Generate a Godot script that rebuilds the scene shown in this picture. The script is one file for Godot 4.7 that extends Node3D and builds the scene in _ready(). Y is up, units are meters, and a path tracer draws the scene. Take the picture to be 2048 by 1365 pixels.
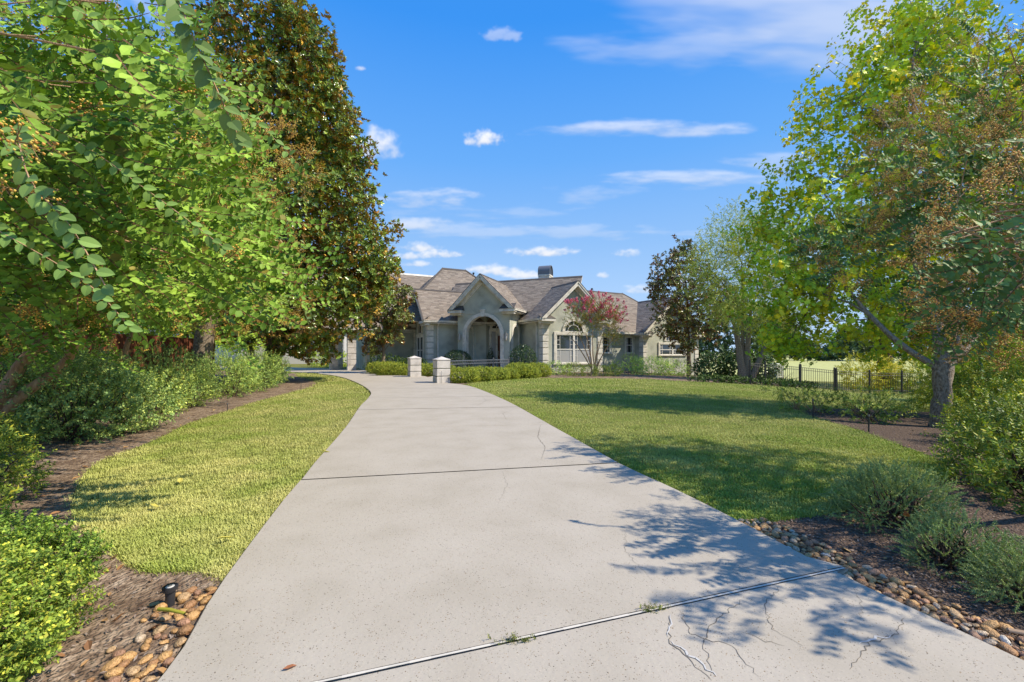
extends Node3D

# ---------------------------------------------------------------- mesh helper
class Mb:
	var v := PackedVector3Array()
	var n := PackedVector3Array()
	var c := PackedColorArray()
	var i := PackedInt32Array()
	var uv := PackedVector2Array()
	var X := Transform3D()
	var smooth := true          # false: no normals (flat leaf meshes)
	func quad(a: Vector3, b: Vector3, d: Vector3, e: Vector3, col := Color.WHITE) -> void:
		a = X * a; b = X * b; d = X * d; e = X * e
		var nn := (b - a).cross(d - a)
		if nn.length_squared() < 1e-14: nn = (d - a).cross(e - a)
		nn = nn.normalized()
		var k := v.size()
		v.append_array([a, b, d, e]); n.append_array([nn, nn, nn, nn]); c.append_array([col, col, col, col])
		i.append_array([k, k + 2, k + 1, k, k + 3, k + 2])
	func tri(a: Vector3, b: Vector3, d: Vector3, col := Color.WHITE) -> void:
		a = X * a; b = X * b; d = X * d
		var nn := (b - a).cross(d - a).normalized()
		var k := v.size()
		v.append_array([a, b, d]); n.append_array([nn, nn, nn]); c.append_array([col, col, col])
		i.append_array([k, k + 2, k + 1])
	func box(lo: Vector3, hi: Vector3, col := Color.WHITE) -> void:
		var a := lo; var b := hi
		quad(Vector3(a.x, a.y, b.z), Vector3(b.x, a.y, b.z), Vector3(b.x, b.y, b.z), Vector3(a.x, b.y, b.z), col)
		quad(Vector3(b.x, a.y, a.z), Vector3(a.x, a.y, a.z), Vector3(a.x, b.y, a.z), Vector3(b.x, b.y, a.z), col)
		quad(Vector3(b.x, a.y, b.z), Vector3(b.x, a.y, a.z), Vector3(b.x, b.y, a.z), Vector3(b.x, b.y, b.z), col)
		quad(Vector3(a.x, a.y, a.z), Vector3(a.x, a.y, b.z), Vector3(a.x, b.y, b.z), Vector3(a.x, b.y, a.z), col)
		quad(Vector3(a.x, b.y, b.z), Vector3(b.x, b.y, b.z), Vector3(b.x, b.y, a.z), Vector3(a.x, b.y, a.z), col)
		quad(Vector3(a.x, a.y, a.z), Vector3(b.x, a.y, a.z), Vector3(b.x, a.y, b.z), Vector3(a.x, a.y, b.z), col)
	func bevel(lo: Vector3, hi: Vector3, e: float, col := Color.WHITE) -> void:   # box with chamfered edges
		var a := lo + Vector3(e, e, e); var b := hi - Vector3(e, e, e)
		quad(Vector3(a.x, a.y, hi.z), Vector3(b.x, a.y, hi.z), Vector3(b.x, b.y, hi.z), Vector3(a.x, b.y, hi.z), col)
		quad(Vector3(b.x, a.y, lo.z), Vector3(a.x, a.y, lo.z), Vector3(a.x, b.y, lo.z), Vector3(b.x, b.y, lo.z), col)
		quad(Vector3(hi.x, a.y, b.z), Vector3(hi.x, a.y, a.z), Vector3(hi.x, b.y, a.z), Vector3(hi.x, b.y, b.z), col)
		quad(Vector3(lo.x, a.y, a.z), Vector3(lo.x, a.y, b.z), Vector3(lo.x, b.y, b.z), Vector3(lo.x, b.y, a.z), col)
		quad(Vector3(a.x, hi.y, b.z), Vector3(b.x, hi.y, b.z), Vector3(b.x, hi.y, a.z), Vector3(a.x, hi.y, a.z), col)
		quad(Vector3(a.x, lo.y, a.z), Vector3(b.x, lo.y, a.z), Vector3(b.x, lo.y, b.z), Vector3(a.x, lo.y, b.z), col)
		for s in [[lo.x, a.x, -1], [hi.x, b.x, 1]]:
			for t in [[lo.z, a.z, -1], [hi.z, b.z, 1]]:
				var q := [Vector3(s[1], a.y, t[0]), Vector3(s[0], a.y, t[1]), Vector3(s[0], b.y, t[1]), Vector3(s[1], b.y, t[0])]
				if s[2] * t[2] < 0: q.reverse()
				quad(q[0], q[1], q[2], q[3], col)
			for t in [[lo.y, a.y, -1], [hi.y, b.y, 1]]:
				var q := [Vector3(s[1], t[0], b.z), Vector3(s[0], t[1], b.z), Vector3(s[0], t[1], a.z), Vector3(s[1], t[0], a.z)]
				if s[2] * t[2] < 0: q.reverse()
				quad(q[0], q[1], q[2], q[3], col)
		for s in [[lo.y, a.y, -1], [hi.y, b.y, 1]]:
			for t in [[lo.z, a.z, -1], [hi.z, b.z, 1]]:
				var q := [Vector3(a.x, s[1], t[0]), Vector3(b.x, s[1], t[0]), Vector3(b.x, s[0], t[1]), Vector3(a.x, s[0], t[1])]
				if s[2] * t[2] < 0: q.reverse()
				quad(q[0], q[1], q[2], q[3], col)
	func prism(poly: PackedVector2Array, z0: float, z1: float, col := Color.WHITE, tri_front := true) -> void:   # polygon in x,y run from z0 (back) to z1 (front)
		if Geometry2D.is_polygon_clockwise(poly): poly.reverse()
		var t := Geometry2D.triangulate_polygon(poly)
		for k in range(0, t.size(), 3):
			var a := poly[t[k]]; var b := poly[t[k + 1]]; var d := poly[t[k + 2]]
			if (b - a).cross(d - a) < 0:
				var w := b; b = d; d = w
			tri(Vector3(a.x, a.y, z1), Vector3(b.x, b.y, z1), Vector3(d.x, d.y, z1), col)
			tri(Vector3(a.x, a.y, z0), Vector3(d.x, d.y, z0), Vector3(b.x, b.y, z0), col)
		for k in poly.size():
			var a := poly[k]; var b := poly[(k + 1) % poly.size()]
			quad(Vector3(a.x, a.y, z0), Vector3(b.x, b.y, z0), Vector3(b.x, b.y, z1), Vector3(a.x, a.y, z1), col)
	func tube(pts: Array, rad: Array, sides := 7, col := Color.WHITE, cap := true, wob := 0.0) -> void:
		var k0 := v.size()
		var ref := Vector3(0.31, 0.2, 0.93)
		for j in pts.size():
			var d: Vector3 = (pts[mini(j + 1, pts.size() - 1)] - pts[maxi(j - 1, 0)]).normalized()
			if absf(d.dot(ref)) > 0.95: ref = Vector3(0.9, 0.1, -0.4)
			var a := d.cross(ref).normalized(); var b := d.cross(a)
			for s in sides + 1:
				var an := TAU * s / sides
				var o := a * cos(an) + b * sin(an)
				var rr: float = rad[j] * (1.0 + wob * sin(an * 3.0 + j * 1.3) + wob * 0.6 * sin(an * 2.0 + j * 0.7))
				v.append(X * (pts[j] + o * rr)); n.append((X.basis * o).normalized()); c.append(col)
		for j in pts.size() - 1:
			for s in sides:
				var p := k0 + j * (sides + 1) + s; var q := p + sides + 1
				i.append_array([p, q, p + 1, p + 1, q, q + 1])
		if cap:
			var last := k0 + (pts.size() - 1) * (sides + 1)
			var m := v.size(); v.append(X * (pts[-1] as Vector3)); n.append(n[last]); c.append(col)
			for s in sides: i.append_array([m, last + s + 1, last + s])
	func ball(ce: Vector3, r: Vector3, col := Color.WHITE, sides := 5, rings := 3) -> void:
		var k0 := v.size()
		for a in rings + 1:
			var th := PI * a / rings
			for s in sides + 1:
				var o := Vector3(sin(th) * cos(TAU * s / sides), cos(th), sin(th) * sin(TAU * s / sides))
				v.append(X * (ce + o * r)); n.append((X.basis * (o / r)).normalized()); c.append(col)
		for a in rings:
			for s in sides:
				var p := k0 + a * (sides + 1) + s; var q := p + sides + 1
				i.append_array([p, q, p + 1, p + 1, q, q + 1])
	func leaf(b: Vector3, d: Vector3, nn: Vector3, le: float, wi: float, fold: float, col: Color, fine := true) -> void:
		var s := d.cross(nn).normalized() * wi * 0.5
		var up := nn.normalized()
		var k := v.size()
		if fine:
			var m1 := b + d * le * 0.36 - up * fold; var m2 := b + d * le * 0.72 - up * fold
			v.append_array([b, m1 + s + up * fold, m2 + s * 0.78 + up * fold, b + d * le - up * fold * 1.5, m2 - s * 0.78 + up * fold, m1 - s + up * fold, m1, m2])
			i.append_array([k, k + 1, k + 6, k + 1, k + 2, k + 7, k + 1, k + 7, k + 6, k + 2, k + 3, k + 7, k, k + 6, k + 5, k + 5, k + 6, k + 7, k + 5, k + 7, k + 4, k + 4, k + 7, k + 3])
			for j in 8: c.append(col)
		else:
			v.append_array([b, b + d * le * 0.5 + s + up * fold, b + d * le, b + d * le * 0.5 - s + up * fold])
			i.append_array([k, k + 1, k + 2, k, k + 2, k + 3])
			for j in 4: c.append(col)
	func mesh() -> ArrayMesh:
		var a := []; a.resize(Mesh.ARRAY_MAX)
		a[Mesh.ARRAY_VERTEX] = v; a[Mesh.ARRAY_COLOR] = c; a[Mesh.ARRAY_INDEX] = i
		if smooth and n.size() == v.size(): a[Mesh.ARRAY_NORMAL] = n
		if uv.size() == v.size(): a[Mesh.ARRAY_TEX_UV] = uv
		var m := ArrayMesh.new(); m.add_surface_from_arrays(Mesh.PRIMITIVE_TRIANGLES, a)
		return m

# ---------------------------------------------------------------- naming
var used := {}
func named(o: Node, called: String, parent: Node) -> void:
	var key := str(parent.get_instance_id()) + called
	var k: int = used.get(key, 0); used[key] = k + 1
	o.name = called if k == 0 else "%s_%03d" % [called, k]
	parent.add_child(o, true)
func put(called: String, m, mat: Material, parent: Node = self) -> MeshInstance3D:
	var o := MeshInstance3D.new()
	o.mesh = m.mesh() if m is Mb else m
	o.material_override = mat
	named(o, called, parent)
	return o
func tag(o: Node, label: String, category := "", group := "", kind := "") -> Node:
	if label: o.set_meta("label", label)
	if category: o.set_meta("category", category)
	if group: o.set_meta("group", group)
	if kind: o.set_meta("kind", kind)
	return o
func thing(called: String, at: Vector3, label: String, category: String, group := "", turn := 0.0) -> Node3D:
	var o := Node3D.new(); named(o, called, self)
	o.position = at; o.rotation.y = turn
	tag(o, label, category, group)
	return o
func copies(called: String, mesh: Mesh, mat: Material, xs: Array, cols: Array, parent: Node = self) -> MultiMeshInstance3D:
	var mm := MultiMesh.new()
	mm.transform_format = MultiMesh.TRANSFORM_3D
	mm.use_colors = true
	mm.mesh = mesh
	mm.instance_count = xs.size()
	for k in xs.size():
		mm.set_instance_transform(k, xs[k]); mm.set_instance_color(k, cols[k])
	var o := MultiMeshInstance3D.new(); o.multimesh = mm; o.material_override = mat
	o.set_meta("kind", "stuff")
	named(o, called, parent)
	return o

# ---------------------------------------------------------------- ground height
func gy(x: float, z: float) -> float:
	var a := maxf(0.0, x - 2.0)
	if a < 17.0: return -0.0032 * a * a
	return -0.925 - 0.02 * minf(a - 17.0, 20.0)
func on(x: float, z: float, up := 0.0) -> Vector3: return Vector3(x, gy(x, z) + up, z)

# ---------------------------------------------------------------- materials
var M := {}
func mat(key: String, col: Color, rough := 0.8, vc := true) -> StandardMaterial3D:
	var m := StandardMaterial3D.new()
	m.resource_name = key
	m.albedo_color = col.linear_to_srgb()
	m.roughness = rough
	m.vertex_color_use_as_albedo = vc
	M[key] = m
	return m
func noise_tex(freq: float, oct: int, ramp: Array, seed_: int, size := 512, kind := FastNoiseLite.TYPE_SIMPLEX_SMOOTH) -> NoiseTexture2D:
	var n := FastNoiseLite.new(); n.noise_type = kind; n.frequency = freq; n.fractal_octaves = oct; n.seed = seed_
	var t := NoiseTexture2D.new(); t.width = size; t.height = size; t.seamless = true; t.noise = n
	if ramp.size():
		var g := Gradient.new()
		var offs := PackedFloat32Array(); var cs := PackedColorArray()
		for r in ramp: offs.append(r[0]); cs.append(r[1])
		g.offsets = offs; g.colors = cs; t.color_ramp = g
	return t
func grey(v: float) -> Color: return Color(v, v, v)
func tri(m: StandardMaterial3D, scale: float) -> void:
	m.uv1_triplanar = true; m.uv1_world_triplanar = true; m.uv1_scale = Vector3.ONE * scale; m.uv1_triplanar_sharpness = 4.0
func bump(m: StandardMaterial3D, t: Texture2D, cm: float) -> void:
	m.heightmap_enabled = true; m.heightmap_texture = t; m.heightmap_scale = cm
func mottled(m: StandardMaterial3D, tex: Texture2D, scale: float) -> void:   # slow variation of tone, multiplied over the colour
	m.detail_enabled = true; m.detail_albedo = tex; m.detail_blend_mode = BaseMaterial3D.BLEND_MODE_MUL
	m.detail_uv_layer = BaseMaterial3D.DETAIL_UV_2
	m.uv2_triplanar = true; m.uv2_world_triplanar = true; m.uv2_scale = Vector3.ONE * scale; m.uv2_triplanar_sharpness = 4.0

func make_materials() -> void:
	var rng := RandomNumberGenerator.new(); rng.seed = 11
	var fine := noise_tex(0.05, 4, [[0.0, grey(0.84)], [1.0, grey(1.0)]], 3)
	var blotch := noise_tex(0.012, 4, [[0.0, grey(0.80)], [0.5, grey(0.95)], [1.0, grey(1.0)]], 5, 512)
	var relief := noise_tex(0.09, 3, [], 8)
	# concrete: pale cement skin with pits that show dark aggregate
	var im := Image.create(1024, 1024, false, Image.FORMAT_RGB8)
	im.fill(Color(0.90, 0.88, 0.85))
	var fn := FastNoiseLite.new(); fn.frequency = 0.02; fn.fractal_octaves = 3; fn.seed = 21
	for k in 26000:
		var x := rng.randi() % 1024; var y := rng.randi() % 1024
		var w := 1 + (rng.randi() % 2)
		var g := rng.randf_range(-0.09, 0.07)
		im.fill_rect(Rect2i(x, y, w + 1, w), Color(0.90 + g, 0.88 + g, 0.85 + g * 0.9))
	for k in 13000:
		var x := rng.randi() % 1024; var y := rng.randi() % 1024
		if fn.get_noise_2d(x, y) + rng.randf_range(-0.3, 0.3) < -0.05: continue
		var w := 1 if rng.randf() < 0.45 else (2 if rng.randf() < 0.8 else 3)
		var tone: Color = [Color(0.46, 0.43, 0.40), Color(0.58, 0.51, 0.43), Color(0.66, 0.53, 0.38), Color(0.38, 0.36, 0.35)][rng.randi() % 4]
		im.fill_rect(Rect2i(x, y, w, maxi(1, w - (rng.randi() % 2))), tone)
	var m := mat("concrete", Color(0.575, 0.545, 0.485), 0.9)
	m.albedo_texture = ImageTexture.create_from_image(im); tri(m, 0.62)
	mottled(m, noise_tex(0.02, 5, [[0.0, Color(0.93, 0.925, 0.91)], [0.45, Color(0.97, 0.967, 0.96)], [1.0, Color(1, 1, 1)]], 31, 512), 0.13)
	bump(m, relief, 0.10)
	m = mat("joint", Color(0.16, 0.14, 0.11), 0.95)
	m = mat("sealant", Color(0.52, 0.51, 0.48), 0.7)
	m = mat("asphalt", Color(0.20, 0.20, 0.20), 0.95)
	# soil and mulch
	m = mat("soil", Color(0.54, 0.435, 0.34), 0.97)
	m.albedo_texture = noise_tex(0.035, 5, [[0.0, Color(0.50, 0.44, 0.40)], [0.4, Color(0.74, 0.70, 0.66)], [0.7, Color(0.92, 0.90, 0.87)], [1.0, Color(1, 1, 1)]], 41); tri(m, 0.7)
	mottled(m, noise_tex(0.02, 4, [[0.0, Color(0.62, 0.56, 0.50)], [0.5, Color(0.86, 0.84, 0.80)], [1.0, Color(1, 1, 1)]], 42), 0.21)
	bump(m, relief, 2.2)
	m = mat("mulch", Color(0.24, 0.175, 0.13), 0.97)
	m.albedo_texture = noise_tex(0.05, 5, [[0.0, Color(0.42, 0.38, 0.35)], [0.5, Color(0.75, 0.71, 0.67)], [1.0, Color(1, 1, 1)]], 43); tri(m, 0.9)
	bump(m, relief, 3.0)
	mat("chips", Color(1, 1, 1), 0.9)
	# lawn under the blades
	m = mat("turf", Color(0.36, 0.37, 0.085), 0.95)
	m.albedo_texture = noise_tex(0.06, 5, [[0.0, Color(0.52, 0.55, 0.45)], [0.5, Color(0.82, 0.83, 0.72)], [1.0, Color(1, 1, 1)]], 51); tri(m, 0.8)
	mottled(m, noise_tex(0.018, 4, [[0.0, Color(0.78, 0.80, 0.74)], [0.5, Color(0.95, 0.93, 0.90)], [1.0, Color(1, 1, 1)]], 52), 0.07)
	bump(m, relief, 2.5)
	m = mat("fairway", Color(0.55, 0.55, 0.20), 0.95)
	m.albedo_texture = noise_tex(0.03, 4, [[0.0, Color(0.85, 0.86, 0.80)], [1.0, Color(1, 1, 1)]], 53); tri(m, 0.05)
	m = mat("blade", Color(1, 1, 1), 0.6); m.backlight_enabled = true; m.backlight = Color(0.45, 0.45, 0.25)
	# house
	m = mat("stucco", Color(0.665, 0.68, 0.555), 0.92)
	m.albedo_texture = fine; tri(m, 0.9); mottled(m, blotch, 0.15); bump(m, relief, 0.5)
	m = mat("trim", Color(0.98, 0.925, 0.79), 0.8)
	m.albedo_texture = fine; tri(m, 0.6); mottled(m, blotch, 0.3); bump(m, relief, 0.12)
	m = mat("pale_stone", Color(0.88, 0.82, 0.74), 0.85)
	m.albedo_texture = fine; tri(m, 1.3); mottled(m, blotch, 0.35); bump(m, relief, 0.25)
	mat("white_frame", Color(0.80, 0.78, 0.72), 0.55)
	m = mat("glass", Color(0.028, 0.034, 0.040), 0.04); m.metallic_specular = 0.9
	m = mat("blind", Color(0.40, 0.40, 0.40), 0.12); m.metallic_specular = 0.7
	mat("shingle", Color(1, 1, 1), 0.95)
	m = M["shingle"]; m.albedo_texture = noise_tex(0.25, 3, [[0.0, grey(0.78)], [1.0, grey(1.0)]], 61); tri(m, 1.5); bump(m, relief, 0.15)
	mat("ridge", Color(0.10, 0.088, 0.078), 0.95)
	m = mat("red_door", Color(0.20, 0.060, 0.028), 0.35)
	m.albedo_texture = noise_tex(0.02, 4, [[0.0, Color(0.7, 0.66, 0.62)], [1.0, Color(1, 1, 1)]], 62); m.uv1_triplanar = true; m.uv1_scale = Vector3(6, 0.7, 6)
	mat("dark_metal", Color(0.035, 0.035, 0.038), 0.5)
	m = mat("pewter", Color(0.42, 0.40, 0.37), 0.35); m.metallic = 0.7
	m = mat("cap_metal", Color(0.20, 0.20, 0.21), 0.5); m.metallic = 0.3
	mat("rail_metal", Color(0.10, 0.11, 0.13), 0.5)
	# plants
	m = mat("bark_tan", Color(0.70, 0.50, 0.31), 0.85)
	m.albedo_texture = noise_tex(0.02, 4, [[0.0, Color(0.62, 0.52, 0.46)], [0.5, Color(0.86, 0.80, 0.74)], [1.0, Color(1, 1, 1)]], 71); m.uv1_triplanar = true; m.uv1_world_triplanar = true; m.uv1_scale = Vector3(2.2, 0.35, 2.2); bump(m, relief, 0.6)
	m = mat("bark_grey", Color(0.50, 0.43, 0.35), 0.92)
	m.albedo_texture = noise_tex(0.035, 5, [[0.0, Color(0.38, 0.34, 0.30)], [0.5, Color(0.78, 0.75, 0.70)], [1.0, Color(1, 1, 1)]], 72); m.uv1_triplanar = true; m.uv1_world_triplanar = true; m.uv1_scale = Vector3(1.4, 0.6, 1.4); bump(m, relief, 2.0)
	m = mat("bark_brown", Color(0.13, 0.085, 0.06), 0.92)
	m.albedo_texture = M["bark_grey"].albedo_texture; tri(m, 0.9); bump(m, relief, 2.0)
	m = mat("leaf", Color(1, 1, 1), 0.55); m.metallic_specular = 0.32; m.backlight_enabled = true; m.backlight = Color(0.50, 0.52, 0.20)
	m = mat("leaf_glossy", Color(1, 1, 1), 0.28); m.backlight_enabled = true; m.backlight = Color(0.16, 0.18, 0.08)
	m = mat("leaf_small", Color(1, 1, 1), 0.5); m.metallic_specular = 0.35; m.backlight_enabled = true; m.backlight = Color(0.60, 0.62, 0.28)
	m = mat("flower", Color(1, 1, 1), 0.6); m.backlight_enabled = true; m.backlight = Color(0.4, 0.3, 0.3)
	mat("seed", Color(1, 1, 1), 0.6)
	m = mat("stone", Color(1, 1, 1), 0.6)
	m.albedo_texture = noise_tex(0.05, 5, [[0.0, Color(0.58, 0.54, 0.50)], [0.5, Color(0.86, 0.84, 0.80)], [1.0, Color(1, 1, 1)]], 81); tri(m, 3.0); bump(m, relief, 0.4)
	m = mat("cedar", Color(0.34, 0.115, 0.048), 0.85)
	m.albedo_texture = noise_tex(0.03, 4, [[0.0, Color(0.6, 0.52, 0.48)], [1.0, Color(1, 1, 1)]], 82); m.uv1_triplanar = true; m.uv1_scale = Vector3(5, 0.5, 5)
	mat("neighbour_wall", Color(0.55, 0.53, 0.52), 0.9)

# ---------------------------------------------------------------- sky
var cloudn := FastNoiseLite.new()
func make_sky() -> PanoramaSkyMaterial:
	var W := 4096; var H := 2048
	var col := Image.create(1, 512, false, Image.FORMAT_RGBF)
	var top := Color(0.0193, 0.1255, 0.483); var high := Color(0.0328, 0.2076, 0.618); var mid := Color(0.1014, 0.2945, 0.6566); var low := Color(0.2, 0.372, 0.652); var hor := Color(0.38, 0.52, 0.70)
	for y in 512:
		var el := 90.0 - (y + 0.5) / 512.0 * 180.0
		var c: Color
		if el > 38: c = high.lerp(top, clampf((el - 38) / 52.0, 0, 1))
		elif el > 24: c = mid.lerp(high, (el - 24) / 14.0)
		elif el > 14: c = low.lerp(mid, (el - 14) / 10.0)
		elif el > 0: c = hor.lerp(low, el / 14.0)
		else: c = Color(0.20, 0.22, 0.14)
		col.set_pixel(0, y, c)
	col.resize(1, H, Image.INTERPOLATE_BILINEAR)
	col.resize(W, H, Image.INTERPOLATE_NEAREST)
	cloudn.seed = 5; cloudn.frequency = 1.0; cloudn.fractal_octaves = 5; cloudn.fractal_gain = 0.55
	# [x, y, rx, ry, strength, raggedness, wisp]: the tangents of bearing and height, seen to the north; the same families of clouds repeat round the sky
	var list := [[-0.314, 0.480, 0.050, 0.046, 0.95, 0.9, 1.0], [-0.061, 0.499, 0.050, 0.021, 0.95, 0.9, 1.0], [0.307, 0.526, 0.23, 0.020, 0.55, 0.7, 5.0], [0.44, 0.409, 0.20, 0.019, 0.45, 1.0, 6.0],
		[0.19, 0.376, 0.10, 0.022, 0.22, 1.0, 4.0], [-0.21, 0.365, 0.13, 0.022, 0.42, 1.2, 3.5], [-0.225, 0.300, 0.085, 0.021, 0.60, 0.8, 2.5], [-0.212, 0.246, 0.050, 0.013, 0.85, 0.8, 1.6], [-0.170, 0.231, 0.046, 0.012, 0.85, 0.8, 1.6],
		[-0.238, 0.226, 0.034, 0.010, 0.75, 0.8, 1.6], [-0.222, 0.208, 0.036, 0.008, 0.7, 0.8, 1.8], [0.075, 0.235, 0.072, 0.014, 0.92, 0.8, 1.8], [-0.046, 0.192, 0.066, 0.015, 0.9, 0.8, 1.8], [0.030, 0.181, 0.052, 0.013, 0.85, 0.8, 1.8],
		[0.275, 0.232, 0.030, 0.011, 0.6, 0.8, 1.4], [0.213, 0.181, 0.014, 0.008, 0.6, 0.7, 1.2], [0.121, 0.166, 0.028, 0.010, 0.8, 0.8, 1.6], [0.31, 0.147, 0.05, 0.012, 0.6, 0.8, 2.0], [0.40, 0.168, 0.05, 0.012, 0.5, 0.8, 2.0],
		[0.72, 0.80, 0.46, 0.15, 0.50, 1.2, 4.5], [0.45, 0.72, 0.25, 0.06, 0.28, 1.2, 5.0], [0.62, 0.45, 0.12, 0.02, 0.3, 1.0, 5.0], [-0.025, 0.745, 0.045, 0.020, 0.32, 1.2, 1.5], [-0.357, 0.667, 0.012, 0.006, 0.7, 0.7, 1.2], [-0.6, 0.52, 0.18, 0.06, 0.5, 1.0, 2.0], [0.05, 0.285, 0.30, 0.018, 0.25, 1.3, 6.0], [-0.10, 0.33, 0.22, 0.02, 0.18, 1.3, 6.0]]
	for turn in 4:
		for e in list:
			var x0: float = e[0]; var y0: float = e[1]; var rx: float = e[2] * 1.5; var ry: float = e[3] * 1.9
			if turn > 0: y0 *= 0.9 + 0.1 * turn
			var a0 := atan(x0 - rx); var a1 := atan(x0 + rx)
			var e0 := atan(maxf(0.01, y0 - ry) * cos(maxf(absf(a0), absf(a1)))); var e1 := atan((y0 + ry))
			var step := 1 if turn == 0 else 3
			for py in range(int((0.5 - e1 / PI) * H), int((0.5 - e0 / PI) * H) + 1, step):
				var el := (0.5 - (py + 0.5) / H) * PI
				for pk in range(int(a0 / TAU * W), int(a1 / TAU * W) + 1, step):
					var az := (pk + 0.5) / W * TAU
					var X := tan(az); var Y := tan(el) / cos(az)
					var dx: float = (X - x0) / e[2]; var dy: float = (Y - y0) / e[3]
					if dy < 0 and e[6] < 3.0: dy *= 1.5
					var r := dx * dx + dy * dy
					if r > 3.2: continue
					var f: float = 2.4 / maxf(e[3], 0.012) * 0.35
					var nz := cloudn.get_noise_3d(X * f * 0.7 / e[6] + turn * 31.0, Y * f * 0.7, x0 * 57.0)
					var d: float = 1.0 - r * 0.62 + nz * 1.25 * e[5] - 0.12
					var al: float = smoothstep(-0.05, 1.25, d) * e[4] * clampf((3.2 - r) * 0.8, 0, 1)
					if al <= 0.004: continue
					var shade := 0.90 + 0.10 * clampf(dy + nz, -1, 1)
					var white := Color(0.69, 0.70, 0.73) * shade
					var q := posmod(pk + turn * 1024, W)
					for sy in step:
						for sx in step:
							var qx := posmod(q + sx, W); var qy := mini(py + sy, H - 1)
							col.set_pixel(qx, qy, col.get_pixel(qx, qy).lerp(white, al))
	var s := PanoramaSkyMaterial.new()
	s.panorama = ImageTexture.create_from_image(col)
	return s

# ---------------------------------------------------------------- ground, driveway, beds
func V2(a: Array) -> PackedVector2Array:
	var p := PackedVector2Array()
	for e in a: p.append(Vector2(e[0], e[1]))
	return p
func smooth_line(p: PackedVector2Array, per := 4) -> PackedVector2Array:
	var o := PackedVector2Array()
	for k in p.size() - 1:
		for j in per:
			o.append(p[k].cubic_interpolate(p[k + 1], p[maxi(k - 1, 0)], p[mini(k + 2, p.size() - 1)], float(j) / per))
	o.append(p[-1])
	return o
func sheet(poly: PackedVector2Array, up: float, cell: float) -> Mb:   # a sheet that follows the ground, given its outline in x,z
	var m := Mb.new()
	var lo := poly[0]; var hi := poly[0]
	for q in poly:
		lo = lo.min(q); hi = hi.max(q)
	var nx := int(ceil((hi.x - lo.x) / cell)); var nz := int(ceil((hi.y - lo.y) / cell))
	for ix in nx:
		for iz in nz:
			var r := PackedVector2Array([lo + Vector2(ix, iz) * cell, lo + Vector2(ix + 1, iz) * cell, lo + Vector2(ix + 1, iz + 1) * cell, lo + Vector2(ix, iz + 1) * cell])
			for piece in Geometry2D.intersect_polygons(r, poly):
				var t := Geometry2D.triangulate_polygon(piece)
				for k in range(0, t.size(), 3):
					var a: Vector2 = piece[t[k]]; var b: Vector2 = piece[t[k + 1]]; var d: Vector2 = piece[t[k + 2]]
					if (b - a).cross(d - a) > 0:
						var w := b; b = d; d = w
					m.tri(on(a.x, a.y, up), on(b.x, b.y, up), on(d.x, d.y, up))
	return m
func slab(poly: PackedVector2Array, top: float, thick: float, e := 0.012) -> Mb:   # a concrete slab with eased edges
	var m := Mb.new()
	if Geometry2D.is_polygon_clockwise(poly): poly.reverse()
	var inner: PackedVector2Array = Geometry2D.offset_polygon(poly, -e)[0]
	if Geometry2D.is_polygon_clockwise(inner): inner.reverse()
	var t := Geometry2D.triangulate_polygon(inner)
	for k in range(0, t.size(), 3):
		var a := inner[t[k]]; var b := inner[t[k + 1]]; var d := inner[t[k + 2]]
		if (b - a).cross(d - a) > 0:
			var w := b; b = d; d = w
		m.tri(Vector3(a.x, top, a.y), Vector3(b.x, top, b.y), Vector3(d.x, top, d.y))
	var same := inner.size() == poly.size()
	for k in poly.size():
		var a := poly[k]; var b := poly[(k + 1) % poly.size()]
		m.quad(Vector3(b.x, top - thick, b.y), Vector3(a.x, top - thick, a.y), Vector3(a.x, top - e, a.y), Vector3(b.x, top - e, b.y))
		if same:
			var off := 0; var best := 1e9
			for j in inner.size():
				if inner[j].distance_to(a) < best: best = inner[j].distance_to(a); off = j
			var ia := inner[off]; var ib := inner[(off + 1) % inner.size()]
			m.quad(Vector3(b.x, top - e, b.y), Vector3(a.x, top - e, a.y), Vector3(ia.x, top, ia.y), Vector3(ib.x, top, ib.y))
	return m

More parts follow.
